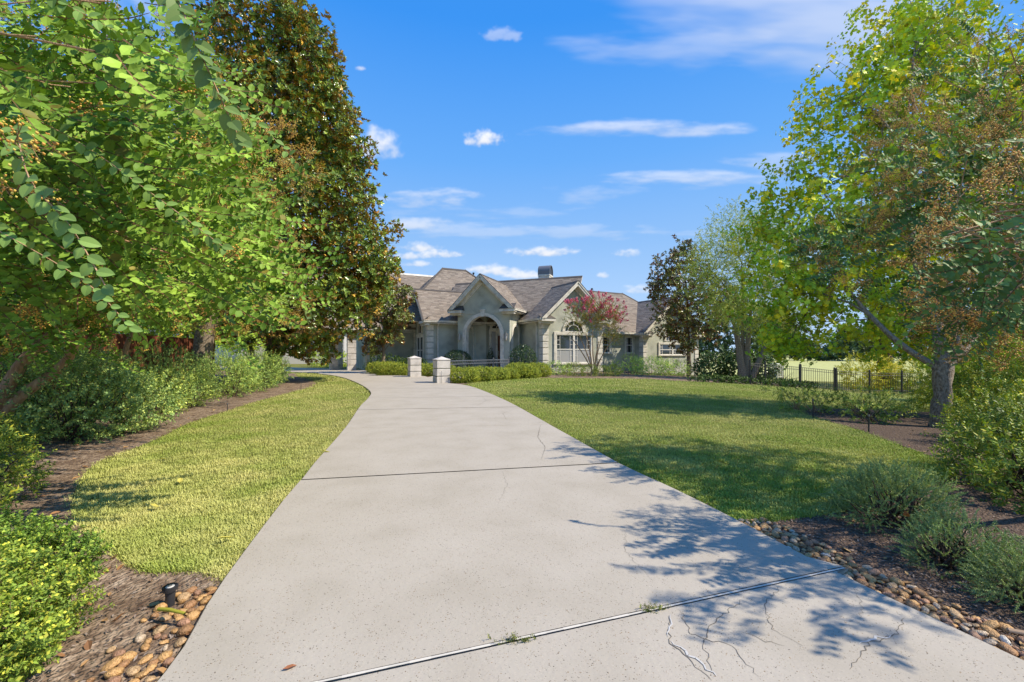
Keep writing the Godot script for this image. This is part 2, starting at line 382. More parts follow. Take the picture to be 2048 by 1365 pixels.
var drive_r := PackedVector2Array(); var drive_l := PackedVector2Array(); var drive_poly := PackedVector2Array()
var lawn_l := PackedVector2Array(); var lawn_r := PackedVector2Array()
const TOP := 0.035
func at_z(line: PackedVector2Array, z: float) -> Vector2:
	for k in line.size() - 1:
		if (line[k].y - z) * (line[k + 1].y - z) <= 0 and line[k].y != line[k + 1].y:
			return line[k].lerp(line[k + 1], (z - line[k].y) / (line[k + 1].y - line[k].y))
	return line[0]
func ribbon(pts: Array, w: float, y: float, rng: RandomNumberGenerator) -> Mb:   # a ragged crack or a smear of sealant on the slab
	var m := Mb.new()
	var fine: Array[Vector2] = []
	for k in pts.size() - 1:
		var a := Vector2(pts[k][0], pts[k][1]); var b := Vector2(pts[k + 1][0], pts[k + 1][1])
		var nseg := maxi(2, int(a.distance_to(b) / 0.022))
		for j in nseg:
			var t := float(j) / nseg
			fine.append(a.lerp(b, t) + (b - a).orthogonal().normalized() * rng.randf_range(-0.011, 0.011))
	fine.append(Vector2(pts[-1][0], pts[-1][1]))
	for k in fine.size() - 1:
		var d := (fine[k + 1] - fine[k]).normalized().orthogonal()
		var w0 := w * (0.35 + 0.65 * sin(PI * (k + 0.3) / fine.size())) * (0.7 + 0.6 * absf(sin(k * 12.9898)))
		var w1 := w * (0.35 + 0.65 * sin(PI * (k + 1.3) / fine.size())) * (0.7 + 0.6 * absf(sin((k + 1) * 12.9898)))
		if k == fine.size() - 2: w1 = 0.0005
		var a := fine[k] - d * w0; var b := fine[k] + d * w0; var e := fine[k + 1] + d * w1; var f := fine[k + 1] - d * w1
		m.quad(Vector3(a.x, y, a.y), Vector3(f.x, y, f.y), Vector3(e.x, y, e.y), Vector3(b.x, y, b.y))
	return m

func make_ground() -> void:
	var rng := RandomNumberGenerator.new(); rng.seed = 3
	var g := Mb.new()
	var xs: Array[float] = []; var zs: Array[float] = []
	var x := -14.0
	for e in [-900.0, -400.0, -200.0, -120.0, -70.0, -45.0, -30.0, -20.0]: xs.append(e)
	while x < 42.0: xs.append(x); x += 1.0
	for e in [50.0, 70.0, 110.0, 180.0, 300.0, 600.0, 1200.0]: xs.append(e)
	for e in [60.0, 30.0, 14.0]: zs.append(e)
	var z := 8.0
	while z > -46.0: zs.append(z); z -= 1.0
	for e in [-55.0, -70.0, -100.0, -150.0, -220.0, -400.0, -900.0]: zs.append(e)
	for a in xs.size() - 1:
		for b in zs.size() - 1:
			g.quad(on(xs[a], zs[b], -0.012), on(xs[a + 1], zs[b], -0.012), on(xs[a + 1], zs[b + 1], -0.012), on(xs[a], zs[b + 1], -0.012))
	tag(put("ground", g, M.turf), "green and straw coloured lawn turf reaching back to the far lots", "", "", "structure")
	# driveway
	drive_r = smooth_line(V2([[3.9, 6.0], [3.0, 1.5], [2.44, -1.0], [2.16, -1.9], [1.95, -2.54], [1.76, -3.38], [1.57, -4.1], [1.27, -5.1], [0.69, -7.75], [-0.05, -11.14], [-1.02, -14.71], [-1.85, -17.0], [-2.72, -18.1], [-3.42, -18.75], [-3.6, -19.5], [-4.4, -22.2], [-5.0, -23.6], [-6.6, -24.4], [-8.6, -27.6], [-9.6, -29.5], [-10.6, -31.3], [-14.0, -33.6], [-30.0, -44.0]]))
	drive_l = smooth_line(V2([[-2.0, 6.0], [-1.5, 1.5], [-1.40, -1.0], [-1.43, -1.74], [-1.68, -2.48], [-2.2, -4.41], [-2.91, -7.4], [-3.72, -10.4], [-4.11, -12.08], [-4.79, -14.34], [-6.62, -18.21], [-9.29, -22.95], [-11.78, -26.08], [-14.47, -28.4], [-30.0, -36.0]]))
	drive_poly = drive_l.duplicate()
	var rev := drive_r.duplicate(); rev.reverse(); drive_poly.append_array(rev)
	var drive := Node3D.new(); named(drive, "driveway", self)
	tag(drive, "pale concrete driveway of jointed slabs curving left to the house", "", "", "structure")
	put("joint_filler", sheet(drive_poly, 0.006, 1.5), M.joint, drive)
	var cuts: Array = [[Vector2(3.9, 6.0), Vector2(-2.0, 6.0)], [Vector2(2.05, -2.60), Vector2(-1.36, -1.50)], [Vector2(1.27, -5.06), Vector2(-2.18, -4.38)], [at_z(drive_r, -7.75), at_z(drive_l, -7.36)], [at_z(drive_r, -10.25), at_z(drive_l, -9.72)],
		[at_z(drive_r, -12.7), at_z(drive_l, -12.2)], [at_z(drive_r, -15.4), at_z(drive_l, -15.6)], [at_z(drive_r, -18.5), at_z(drive_l, -19.2)], [at_z(drive_r, -23.9), at_z(drive_l, -23.4)], [at_z(drive_r, -31.2), at_z(drive_l, -28.2)], [Vector2(-30, -44), Vector2(-30, -36)]]
	var slabs: Array = []
	for k in cuts.size() - 1:
		var p := PackedVector2Array()
		var a: Array = cuts[k]; var b: Array = cuts[k + 1]
		var gap := 0.0085 if k == 0 else 0.0095
		var gap2 := 0.0085 if k == 1 else 0.0095
		p.append(a[0] + Vector2(0, -gap2)); 
		for q in drive_r:
			if q.y < a[0].y - 0.05 and q.y > b[0].y + 0.05: p.append(q)
		p.append(b[0] + Vector2(0, gap)); p.append(b[1] + Vector2(0, gap))
		var back: Array = []
		for q in drive_l:
			if q.y < a[1].y - 0.05 and q.y > b[1].y + 0.05: back.append(q)
		back.reverse()
		for q in back: p.append(q)
		p.append(a[1] + Vector2(0, -gap2))
		slabs.append(put("slab", slab(p, TOP + rng.randf_range(-0.0004, 0.0004), 0.09, 0.006), M.concrete, drive))
	# the worn timber and sealant strip in the near joint
	var strip := Mb.new()
	var a0 := Vector2(2.03, -2.595); var b0 := Vector2(-1.37, -1.505)
	for k in 40:
		var p := a0.lerp(b0, k / 40.0); var q := a0.lerp(b0, (k + 1) / 40.0)
		var w := 0.0068 + 0.0008 * sin(k * 2.3); var o := Vector2(0.3, 0.95) * w
		var c := Color(0.62, 0.58, 0.50) * (0.88 + 0.14 * absf(sin(k * 5.1)))
		strip.quad(Vector3(p.x + o.x, 0.034, p.y + o.y), Vector3(p.x - o.x, 0.034, p.y - o.y), Vector3(q.x - o.x, 0.034, q.y - o.y), Vector3(q.x + o.x, 0.034, q.y + o.y), c)
	M["strip"] = mat("strip", Color(1, 1, 1), 0.95)
	put("expansion_strip", strip, M.strip, drive)
	# cracks, in the ground coordinates of the slabs
	for e in [[[[1.22, -2.25], [1.05, -2.12], [0.93, -2.02], [0.86, -1.90], [0.82, -1.74]], 0.004], [[[0.86, -2.17], [0.83, -1.98], [0.98, -1.9], [1.0, -1.72]], 0.0035], [[[1.5, -2.38], [1.30, -2.2], [1.24, -2.02], [1.3, -1.9]], 0.003],
			[[[0.78, -2.12], [0.72, -1.92], [0.76, -1.8], [0.8, -1.7]], 0.005], [[[1.95, -2.1], [1.78, -1.97], [1.62, -1.92], [1.48, -1.82], [1.40, -1.76]], 0.004], [[[1.08, -2.0], [1.15, -1.93], [1.22, -1.9]], 0.0025], [[[1.9, -2.35], [1.8, -2.18], [1.72, -2.1]], 0.002],
			[[[0.52, -7.7], [0.40, -6.6], [0.46, -5.9], [0.36, -5.2]], 0.006], [[[-0.1, -4.7], [-0.05, -4.2], [-0.12, -3.7]], 0.0022], [[[0.83, -3.1], [0.75, -2.8], [0.8, -2.45]], 0.0018], [[[-0.9, -12.6], [-0.7, -11.6], [-0.86, -10.4]], 0.006], [[[0.15, -9.9], [-0.2, -9.2], [-0.1, -8.2]], 0.004]]:
		put("crack", ribbon(e[0], e[1] * 0.42, TOP + 0.0018, rng), M.joint, drive)
	for e in [[[[0.72, -1.93], [0.78, -1.82], [0.83, -1.72]], 0.011], [[[1.76, -1.97], [1.66, -1.95], [1.56, -1.91]], 0.010], [[[0.80, -2.12], [0.77, -2.05], [0.72, -1.96]], 0.007]]:
		put("sealant_smear", ribbon(e[0], e[1] * 0.40, TOP + 0.0030, rng), M.sealant, drive)
	# planting beds
	var left := V2([[-1.46, -1.74], [-1.70, -2.52], [-2.06, -2.62], [-2.31, -2.63], [-2.89, -2.98], [-3.4, -3.33], [-3.76, -3.62], [-4.2, -4.07], [-4.7, -4.66], [-5.11, -5.26], [-5.28, -5.8], [-5.52, -6.59], [-6.17, -8.08], [-6.5, -9.41], [-6.94, -11.25], [-7.34, -13.5], [-7.69, -15.94], [-8.14, -17.65], [-9.64, -20.49], [-12.2, -24.0], [-13.8, -27.0], [-17, -28.8], [-26, -33], [-26, 6], [-2.05, 6], [-1.55, 1.5], [-1.44, -1.0]])
	var ss := smooth_line(left.slice(0, 22), 3)
	lawn_l = ss.slice(5); 
	var dl := drive_l.duplicate(); dl.reverse()
	for q in dl:
		if q.y < -2.4 and q.y > -28.0: lawn_l.append(q)
	ss.append_array(left.slice(22))
	tag(put("planting_bed", sheet(ss, -0.004, 1.0), M.soil), "bare brown soil bed under the shrubs left of the lawn", "", "", "structure")
	var right := V2([[1.80, -3.36], [1.96, -3.37], [2.35, -3.47], [2.78, -3.6], [3.34, -3.91], [4.2, -4.3], [5.07, -4.89], [5.53, -5.5], [5.86, -6.42], [6.33, -7.73], [6.6, -9.0], [7.1, -10.4], [8.4, -11.2], [11.0, -11.6], [15.0, -12.2], [26.0, -13.0], [26.0, 6.0], [3.95, 6.0], [3.05, 1.5], [2.48, -1.0], [2.2, -1.9], [1.99, -2.54]])
	var sr := smooth_line(right.slice(0, 15), 3); sr.append_array(right.slice(15))
	tag(put("mulch_bed", sheet(sr, -0.004, 1.0), M.mulch), "dark mulch bed round the big tree right of the lawn", "", "", "structure")
	var hb := V2([[-2.3, -17.4], [-1.9, -18.3], [-1.3, -19.9], [-0.1, -21.5], [1.6, -22.4], [4.46, -22.2], [7.2, -22.9], [8.6, -22.0], [10.19, -21.8], [12.4, -22.0], [14.6, -22.5], [17.0, -23.1], [17.5, -36.0], [0, -34], [-10, -33.0], [-9.0, -28.4], [-6.5, -24.6], [-5.2, -24.0], [-3.4, -19.0]])
	tag(put("foundation_bed", sheet(hb, -0.003, 1.0), M.soil), "brown soil bed along the front of the house", "", "", "structure")
	var path := V2([[-3.3, -18.85], [-4.5, -22.4], [-4.4, -24], [-3.9, -26.5], [-4.0, -29.5], [-1.5, -31.5], [-0.5, -28.5], [-1.5, -25.6], [-2.6, -21.5]])
	tag(put("walkway", sheet(path, 0.02, 1.0), M.concrete), "concrete walk from the gate pillars to the porch", "", "", "structure")
	# the lawn outlines for the blades
	lawn_r = PackedVector2Array()
	for q in drive_r:
		if q.y < -3.3 and q.y > -17.2: lawn_r.append(q + Vector2(0.05, 0))
	for q in [[-1.9, -18.2], [-1.3, -19.8], [-0.1, -21.4], [1.6, -22.3], [4.46, -22.1], [7.2, -22.8], [8.6, -21.9], [10.19, -21.7], [12.4, -21.9], [14.6, -22.3], [17.0, -22.9], [22.0, -23.6], [24, -12.9], [15, -12.2], [11.0, -11.6], [8.4, -11.2]]: lawn_r.append(Vector2(q[0], q[1]))
	var rs := sr.slice(3, 37); rs.reverse()
	lawn_r.append_array(rs)
	# beyond the fence and the house
	tag(put("fairway", sheet(V2([[6, -46], [14, -40], [24, -34.5], [60, -33], [140, -60], [170, -200], [-40, -200], [-6, -60]]), 0.02, 12.0), M.fairway), "pale mown fairway beyond the iron fence", "", "", "structure")
	tag(put("street", sheet(V2([[-160, -74], [-20, -62], [-14, -66], [-14, -72], [-160, -86]]), 0.03, 12.0), M.asphalt), "grey street beyond the left trees", "", "", "structure")

func blade_tuft(seed_: int, nb: int, hgt: float, spread: float) -> ArrayMesh:
	var r := RandomNumberGenerator.new(); r.seed = seed_
	var m := Mb.new(); m.smooth = false
	for k in nb:
		var b := Vector3(r.randfn(0, spread * 0.5), 0, r.randfn(0, spread * 0.5))
		var an := r.randf() * TAU; var le := Vector3(cos(an), 0, sin(an))
		var h := hgt * r.randf_range(0.6, 1.25); var w := r.randf_range(0.0016, 0.0030)
		var s := Vector3(-le.z, 0, le.x) * w
		var t := r.randf_range(0.25, 1.1) * h
		var mid := b + Vector3(0, h * 0.62, 0) + le * t * 0.35
		var tip := b + Vector3(0, h * r.randf_range(0.75, 1.0), 0) + le * t
		var c := Color(1, 1, 1) * r.randf_range(0.75, 1.15)
		if r.randf() < 0.22: c = c * Color(1.45, 1.15, 1.1)
		var i0 := m.v.size()
		m.v.append_array([b - s, b + s, mid + s * 0.8, mid - s * 0.8, tip])
		m.i.append_array([i0, i0 + 1, i0 + 2, i0, i0 + 2, i0 + 3, i0 + 3, i0 + 2, i0 + 4])
		for j in 5: m.c.append(c)
	return m.mesh()

func make_grass() -> void:
	var r := RandomNumberGenerator.new(); r.seed = 9
	var nz := FastNoiseLite.new(); nz.frequency = 0.35; nz.fractal_octaves = 3; nz.seed = 4
	var near := blade_tuft(1, 18, 0.029, 0.045); var far := blade_tuft(2, 22, 0.034, 0.11)
	for side in 2:
		var poly: PackedVector2Array = lawn_l if side == 0 else lawn_r
		var xs: Array = []; var cs: Array = []; var xf: Array = []; var cf: Array = []
		var lo := poly[0]; var hi := poly[0]
		for q in poly:
			lo = lo.min(q); hi = hi.max(q)
		var z := hi.y
		while z > lo.y:
			var d := -z
			var cell := clampf(0.0105 * d, 0.027, 0.30)
			var x := lo.x
			while x < hi.x:
				var p := Vector2(x + r.randf_range(-0.5, 0.5) * cell, z + r.randf_range(-0.5, 0.5) * cell)
				x += cell
				if absf(p.x) > d * 1.30 + 0.5: continue
				if not Geometry2D.is_point_in_polygon(p, poly): continue
				var n := nz.get_noise_2d(p.x * 3.0, p.y * 3.0); var n2 := nz.get_noise_2d(p.x * 0.7 + 40, p.y * 0.7)
				var dry := clampf(0.36 + n * 0.55 + n2 * 0.5, 0, 1)
				if side == 0: dry = clampf(dry + 0.16 + 0.13 * sin((p.x * 0.93 + p.y * 0.37) * 7.0), 0, 1)
				else: dry = clampf(dry - 0.10 + 0.05 * sin((p.x * 0.6 - p.y * 0.8) * 6.0), 0, 1)
				var c := Color(0.33, 0.44, 0.055).lerp(Color(0.72, 0.68, 0.23), dry) * r.randf_range(0.82, 1.15)
				var b := Basis(Vector3.UP, r.randf() * TAU).scaled(Vector3.ONE * r.randf_range(0.8, 1.25))
				if d > 6.5:
					xf.append(Transform3D(b.scaled(Vector3(1.35, 1, 1.35) * clampf(d / 12.0, 0.75, 1.6)), on(p.x, p.y, -0.012))); cf.append(c)
				else:
					xs.append(Transform3D(b, on(p.x, p.y, -0.012))); cs.append(c)
			z -= cell
		var where: String = ["left of the driveway", "between the driveway and the iron fence"][side]
		if xs.size(): tag(copies("grass", near, M.blade, xs, cs), "short mown grass %s, nearest the camera" % where)
		if xf.size(): tag(copies("grass", far, M.blade, xf, cf), "short mown grass %s, further back" % where)

# ---------------------------------------------------------------- house
var tones := [Color(0.342, 0.286, 0.226), Color(0.4, 0.337, 0.27), Color(0.292, 0.24, 0.194), Color(0.44, 0.372, 0.297), Color(0.36, 0.291, 0.226), Color(0.246, 0.206, 0.168)]
var srng := RandomNumberGenerator.new()
func roof_plane(house: Node3D, X: Transform3D, p0: Vector3, u: Vector3, v: Vector3, poly: PackedVector2Array) -> void:
	# p0: a point on the eave, u along it, v up the slope; u x v points out of the roof; poly in (u, v) metres
	var w := u.cross(v).normalized()
	var T := X * Transform3D(Basis(u, v, w), p0)
	var base := Mb.new(); base.X = T
	base.prism(poly, -0.09, -0.012)
	var plane := put("roof_plane", base, M.trim, house)
	var m := Mb.new(); m.X = T
	var lo := poly[0]; var hi := poly[0]
	for q in poly:
		lo = lo.min(q); hi = hi.max(q)
	var row := 0.145; var y := lo.y; var k := 0
	while y < hi.y - 0.01:
		var x := lo.x - srng.randf() * 0.3
		while x < hi.x:
			var wd := srng.randf_range(0.20, 0.42)
			var r := PackedVector2Array([Vector2(x + 0.003, y), Vector2(x + wd, y), Vector2(x + wd, y + row + 0.02), Vector2(x + 0.003, y + row + 0.02)])
			x += wd
			var c: Color = (tones[srng.randi() % 6].lerp(tones[0], 0.35)) * srng.randf_range(0.88, 1.1)
			var th := srng.randf_range(0.008, 0.020)
			for piece in Geometry2D.intersect_polygons(r, poly):
				if Geometry2D.is_polygon_clockwise(piece): piece.reverse()
				for j in range(1, piece.size() - 1):
					var a: Vector2 = piece[0]; var b: Vector2 = piece[j]; var d: Vector2 = piece[j + 1]
					m.tri(Vector3(a.x, a.y, th * (1 - (a.y - y) / 0.19)), Vector3(b.x, b.y, th * (1 - (b.y - y) / 0.19)), Vector3(d.x, d.y, th * (1 - (d.y - y) / 0.19)), c)
				if true:
					var x0 := 1e9; var x1 := -1e9
					for q in piece:
						if absf(q.y - y) < 0.001: x0 = minf(x0, q.x); x1 = maxf(x1, q.x)
					if x1 > x0: m.quad(Vector3(x0, y, -0.012), Vector3(x1, y, -0.012), Vector3(x1, y, th), Vector3(x0, y, th), c * 0.7)
		y += row; k += 1
	tag(put("shingles", m, M.shingle, plane), "", "", "", "stuff")
func beam(m: Mb, a: Vector3, b: Vector3, side: Vector3, up: Vector3, s0: float, s1: float, u0: float, u1: float, col := Color.WHITE) -> void:   # a bar from a to b whose section runs s0..s1 along side and u0..u1 along up
	var p := [a + side * s0 + up * u0, a + side * s1 + up * u0, a + side * s1 + up * u1, a + side * s0 + up * u1]
	var q := [b + side * s0 + up * u0, b + side * s1 + up * u0, b + side * s1 + up * u1, b + side * s0 + up * u1]
	var flip := side.cross(up).dot(b - a) < 0
	for k in 4:
		var j := (k + 1) % 4
		if flip: m.quad(p[j], p[k], q[k], q[j], col)
		else: m.quad(p[k], p[j], q[j], q[k], col)
	if flip:
		m.quad(p[0], p[1], p[2], p[3], col); m.quad(q[3], q[2], q[1], q[0], col)
	else:
		m.quad(p[3], p[2], p[1], p[0], col); m.quad(q[0], q[1], q[2], q[3], col)

func gable(house: Node3D, X: Transform3D, hw: float, ye: float, yr: float, ovf: float, ovs: float, back: float, y0: float, wall_back: float, front_wall := true) -> void:
	# X: x across the gable, z outward with the front wall at z = 0
	var run := hw + ovs; var L := sqrt(run * run + (yr - ye) * (yr - ye)); var a := run / L; var b := (yr - ye) / L
	var D := ovf + back
	roof_plane(house, X, Vector3(-run, ye, -back), Vector3(0, 0, 1), Vector3(a, b, 0), V2([[0, 0], [D, 0], [D, L], [0, L]]))
	roof_plane(house, X, Vector3(run, ye, ovf), Vector3(0, 0, -1), Vector3(-a, b, 0), V2([[0, 0], [D, 0], [D, L], [0, L]]))
	var cap := Mb.new(); cap.X = X
	var n := int(D / 0.3)
	for k in n:
		var z1 := ovf + 0.02 - k * D / n; var z0 := z1 - D / n - 0.02
		beam(cap, Vector3(0, yr, z1), Vector3(0, yr, z0), Vector3(a, -b, 0), Vector3(b, a, 0), -0.02, 0.14, -0.03, 0.035 - 0.004 * (k % 2), Color(1, 1, 1) * (0.85 + 0.3 * ((k * 7) % 5) / 5.0))
		beam(cap, Vector3(0, yr, z1), Vector3(0, yr, z0), Vector3(-a, -b, 0), Vector3(-b, a, 0), -0.02, 0.14, -0.03, 0.033 - 0.004 * (k % 2), Color(1, 1, 1) * (0.85 + 0.3 * ((k * 7) % 5) / 5.0))
	put("ridge_cap", cap, M.ridge, house)
	for s in [-1.0, 1.0]:
		var e := Vector3(s * run, ye, 0); var r := Vector3(0, yr, 0)
		var up := Vector3(-s * b * -1.0, a, 0)
		var dn := Vector3(s * b, a, 0)
		var rk := Mb.new(); rk.X = X
		beam(rk, e + Vector3(0, 0, ovf), r + Vector3(0, 0, ovf), Vector3(0, 0, 1), dn, 0.0, 0.05, -0.24, -0.015)
		beam(rk, e + Vector3(0, 0, ovf), r + Vector3(0, 0, ovf), Vector3(0, 0, 1), dn, 0.052, 0.085, -0.10, -0.005)
		put("rake_board", rk, M.trim, house)
		var edge := Mb.new(); edge.X = X
		beam(edge, e + Vector3(0, 0, ovf), r + Vector3(0, 0, ovf), Vector3(0, 0, 1), dn, -0.02, 0.10, 0.0, 0.022)
		put("shingle_edge", edge, M.ridge, house)
		if front_wall:
			var sf := Mb.new(); sf.X = X
			beam(sf, e + Vector3(0, 0, 0.012), r + Vector3(0, 0, 0.012), Vector3(0, 0, 1), dn, 0.0, ovf - 0.02, -0.20, -0.15)
			beam(sf, e + Vector3(0, 0, 0.012), r + Vector3(0, 0, 0.012), Vector3(0, 0, 1), dn, 0.0, 0.07, -0.36, -0.203)   # frieze against the wall
			put("soffit", sf, M.trim, house)
			# cornice return with its own little shingled roof
			var rt := Mb.new(); rt.X = X
			var x0 := minf(s * run, s * (run - 0.95 - ovs * 0.3)); var x1 := maxf(s * run, s * (run - 0.95 - ovs * 0.3))
			rt.box(Vector3(x0, ye - 0.20, 0.008), Vector3(x1, ye - 0.03, ovf + 0.05))
			rt.box(Vector3(x0 + 0.06, ye - 0.34, 0.008), Vector3(x1 - 0.06, ye - 0.204, ovf - 0.12))
			put("cornice_return", rt, M.trim, house)
			var rr := Mb.new(); rr.X = X
			var yt := ye + 0.32
			var A := Vector3(x0 - 0.02, ye - 0.028, ovf + 0.07); var B := Vector3(x1 + 0.02, ye - 0.028, ovf + 0.07)
			var xi := x1 if s < 0 else x0; var xo := x0 if s < 0 else x1
			rr.quad(A, B, Vector3(x1 - (0.25 if s < 0 else 0.0), yt, 0.01), Vector3(x0 + (0.25 if s > 0 else 0.0), yt, 0.01))
			if s < 0: rr.tri(B, Vector3(x1 + 0.02, ye - 0.028, 0.01), Vector3(x1 - 0.25, yt, 0.01))
			else: rr.tri(Vector3(x0 - 0.02, ye - 0.028, 0.01), A, Vector3(x0 + 0.25, yt, 0.01))
			put("return_roof", rr, M.ridge, house)
		# gutter along the side eave
		var gt := Mb.new(); gt.X = X
		var g0 := Vector3(s * run, ye, -back); var g1 := Vector3(s * run, ye, ovf + 0.02)
		beam(gt, g0, g1, Vector3(s, 0, 0), Vector3(0, 1, 0), -0.01, 0.10, -0.13, -0.005)
		beam(gt, g0, g1, Vector3(s, 0, 0), Vector3(0, 1, 0), 0.06, 0.125, -0.03, 0.0)
		beam(gt, g0 + Vector3(0, 0, 0.1), g1 - Vector3(0, 0, 0.1), Vector3(s, 0, 0), Vector3(0, 1, 0), -ovs, -0.012, -0.22, -0.17)
		put("gutter", gt, M.trim, house)
	if front_wall:
		var sl := (yr - ye) / run
		var w := Mb.new(); w.X = X
		w.prism(V2([[-hw, y0], [hw, y0], [hw, ye + ovs * sl - 0.1], [0, yr - 0.1], [-hw, ye + ovs * sl - 0.1]]), -0.25, 0.0)
		w.box(Vector3(-hw, y0, -wall_back), Vector3(-hw + 0.2, ye + 0.1, -0.252))
		w.box(Vector3(hw - 0.2, y0, -wall_back), Vector3(hw, ye + 0.1, -0.252))
		put("wall", w, M.stucco, house)

func quoins(house: Node3D, X: Transform3D, y0: float, y1: float, sx: float, w := 0.40) -> void:   # X at the corner: the front face looks along +z, the side face along sx
	var pitch := 0.42; var y := y0
	while y < y1 - 0.05:
		var h := minf(pitch - 0.05, y1 - y)
		var m := Mb.new(); m.X = X
		if sx > 0: m.bevel(Vector3(-w, y, -w), Vector3(0.06, y + h, 0.06), 0.014)
		else: m.bevel(Vector3(-0.06, y, -w), Vector3(w, y + h, 0.06), 0.014)
		put("quoin", m, M.trim, house)
		y += pitch

func window(house: Node3D, X: Transform3D, x0: float, x1: float, y0: float, y1: float, units: int, trim_w: float, sidelights := true, low := "blind") -> void:   # X: wall plane z = 0
	var fr := Mb.new(); fr.X = X
	fr.bevel(Vector3(x0, y0, 0.0), Vector3(x0 + trim_w, y1, 0.09), 0.01)
	fr.bevel(Vector3(x1 - trim_w, y0, 0.0), Vector3(x1, y1, 0.09), 0.01)
	fr.bevel(Vector3(x0 + trim_w + 0.002, y1 - trim_w, 0.0), Vector3(x1 - trim_w - 0.002, y1, 0.088), 0.01)
	fr.bevel(Vector3(x0 - 0.04, y0 - trim_w * 0.55, 0.0), Vector3(x1 + 0.04, y0 - 0.002, 0.11), 0.012)
	var win := put("window", fr, M.trim, house)
	var a := x0 + trim_w; var b := x1 - trim_w; var t := y1 - trim_w
	var W := (b - a) / units
	for k in units:
		var l := a + W * k; var r := l + W
		var f := Mb.new(); f.X = X
		var gw := 0.05
		if k > 0: f.box(Vector3(l - 0.07, y0, 0.0), Vector3(l + 0.07, t, 0.07))
		f.box(Vector3(l, y0, 0), Vector3(l + gw, t, 0.045)); f.box(Vector3(r - gw, y0, 0), Vector3(r, t, 0.045))
		f.box(Vector3(l + gw, t - gw, 0), Vector3(r - gw, t, 0.044)); f.box(Vector3(l + gw, y0, 0), Vector3(r - gw, y0 + gw, 0.044))
		var ym := y0 + (t - y0) * 0.49
		f.box(Vector3(l + gw, ym - 0.03, 0), Vector3(r - gw, ym + 0.03, 0.05))
		var li := l + gw; var ri := r - gw
		var sw := (ri - li) * 0.19
		if sidelights:
			for sgn in [li + sw, ri - sw]:
				f.box(Vector3(sgn - 0.012, y0 + gw, 0), Vector3(sgn + 0.012, t - gw, 0.036))
			for part in [[y0 + gw, ym - 0.03, 2], [ym + 0.03, t - gw, 3]]:
				for j in range(1, part[2]):
					var yy: float = lerpf(part[0], part[1], float(j) / part[2])
					f.box(Vector3(li, yy - 0.012, 0), Vector3(li + sw - 0.012, yy + 0.012, 0.035))
					f.box(Vector3(ri - sw + 0.012, yy - 0.012, 0), Vector3(ri, yy + 0.012, 0.035))
		put("sash", f, M.white_frame, win)
		for part in [[y0 + gw, ym - 0.03, low], [ym + 0.03, t - gw, "glass"]]:
			var p := Mb.new(); p.X = X
			p.box(Vector3(li, part[0], 0.002), Vector3(ri, part[1], 0.016))
			put("pane", p, M[part[2]], win)

func arch_pts(cx: float, cy: float, rx: float, ry: float, n: int) -> PackedVector2Array:
	var o := PackedVector2Array()
	for k in n + 1:
		var an := PI * k / n
		o.append(Vector2(cx + rx * cos(an), cy + ry * sin(an)))
	return o
func arch_window(house: Node3D, X: Transform3D, cx: float, y: float, ro: float, ri: float, stilt := 0.0, sharp := 1.0) -> void:
	var ring := arch_pts(cx, y + stilt, ro, ro * sharp, 16)
	ring.append(Vector2(cx - ro, y)); ring.append(Vector2(cx - ri, y))
	var inn := arch_pts(cx, y + stilt, ri, ri * sharp, 16); inn.reverse(); ring.append_array(inn)
	ring.append(Vector2(cx + ri, y)); ring.append(Vector2(cx + ro, y))
	var fr := Mb.new(); fr.X = X; fr.prism(ring, 0.0, 0.09)
	var win := put("arched_window", fr, M.trim, house)
	var gl := arch_pts(cx, y + stilt, ri, ri * sharp, 16); gl.append(Vector2(cx - ri, y)); gl.append(Vector2(cx + ri, y))
	var g := Mb.new(); g.X = X; g.prism(gl, 0.002, 0.016)
	put("pane", g, M.glass, win)
	var b := Mb.new(); b.X = X
	var rm := ri * 0.66
	var o1 := arch_pts(cx, y + stilt, rm + 0.018, (rm + 0.018) * sharp, 12); var o2 := arch_pts(cx, y + stilt, rm - 0.018, (rm - 0.018) * sharp, 12); o2.reverse(); o1.append_array(o2)
	b.prism(o1, 0.016, 0.04)
	for an in [0.27, 0.5, 0.73]:
		var d := Vector2(cos(PI * an), sin(PI * an) * sharp); var q := d.orthogonal().normalized() * 0.014
		var c := Vector2(cx, y + stilt)
		b.prism(PackedVector2Array([c + d * (rm + 0.02) + q, c + d * (rm + 0.02) - q, c + d * ri - q, c + d * ri + q]), 0.016, 0.038)
	for sx in [-1.0, 1.0]:
		b.box(Vector3(cx + sx * rm - 0.018, y, 0.016), Vector3(cx + sx * rm + 0.018, y + stilt + 0.02, 0.039))
	b.box(Vector3(cx - ri, y, 0.016), Vector3(cx + ri, y + 0.05, 0.045))
	put("sash", b, M.white_frame, win)

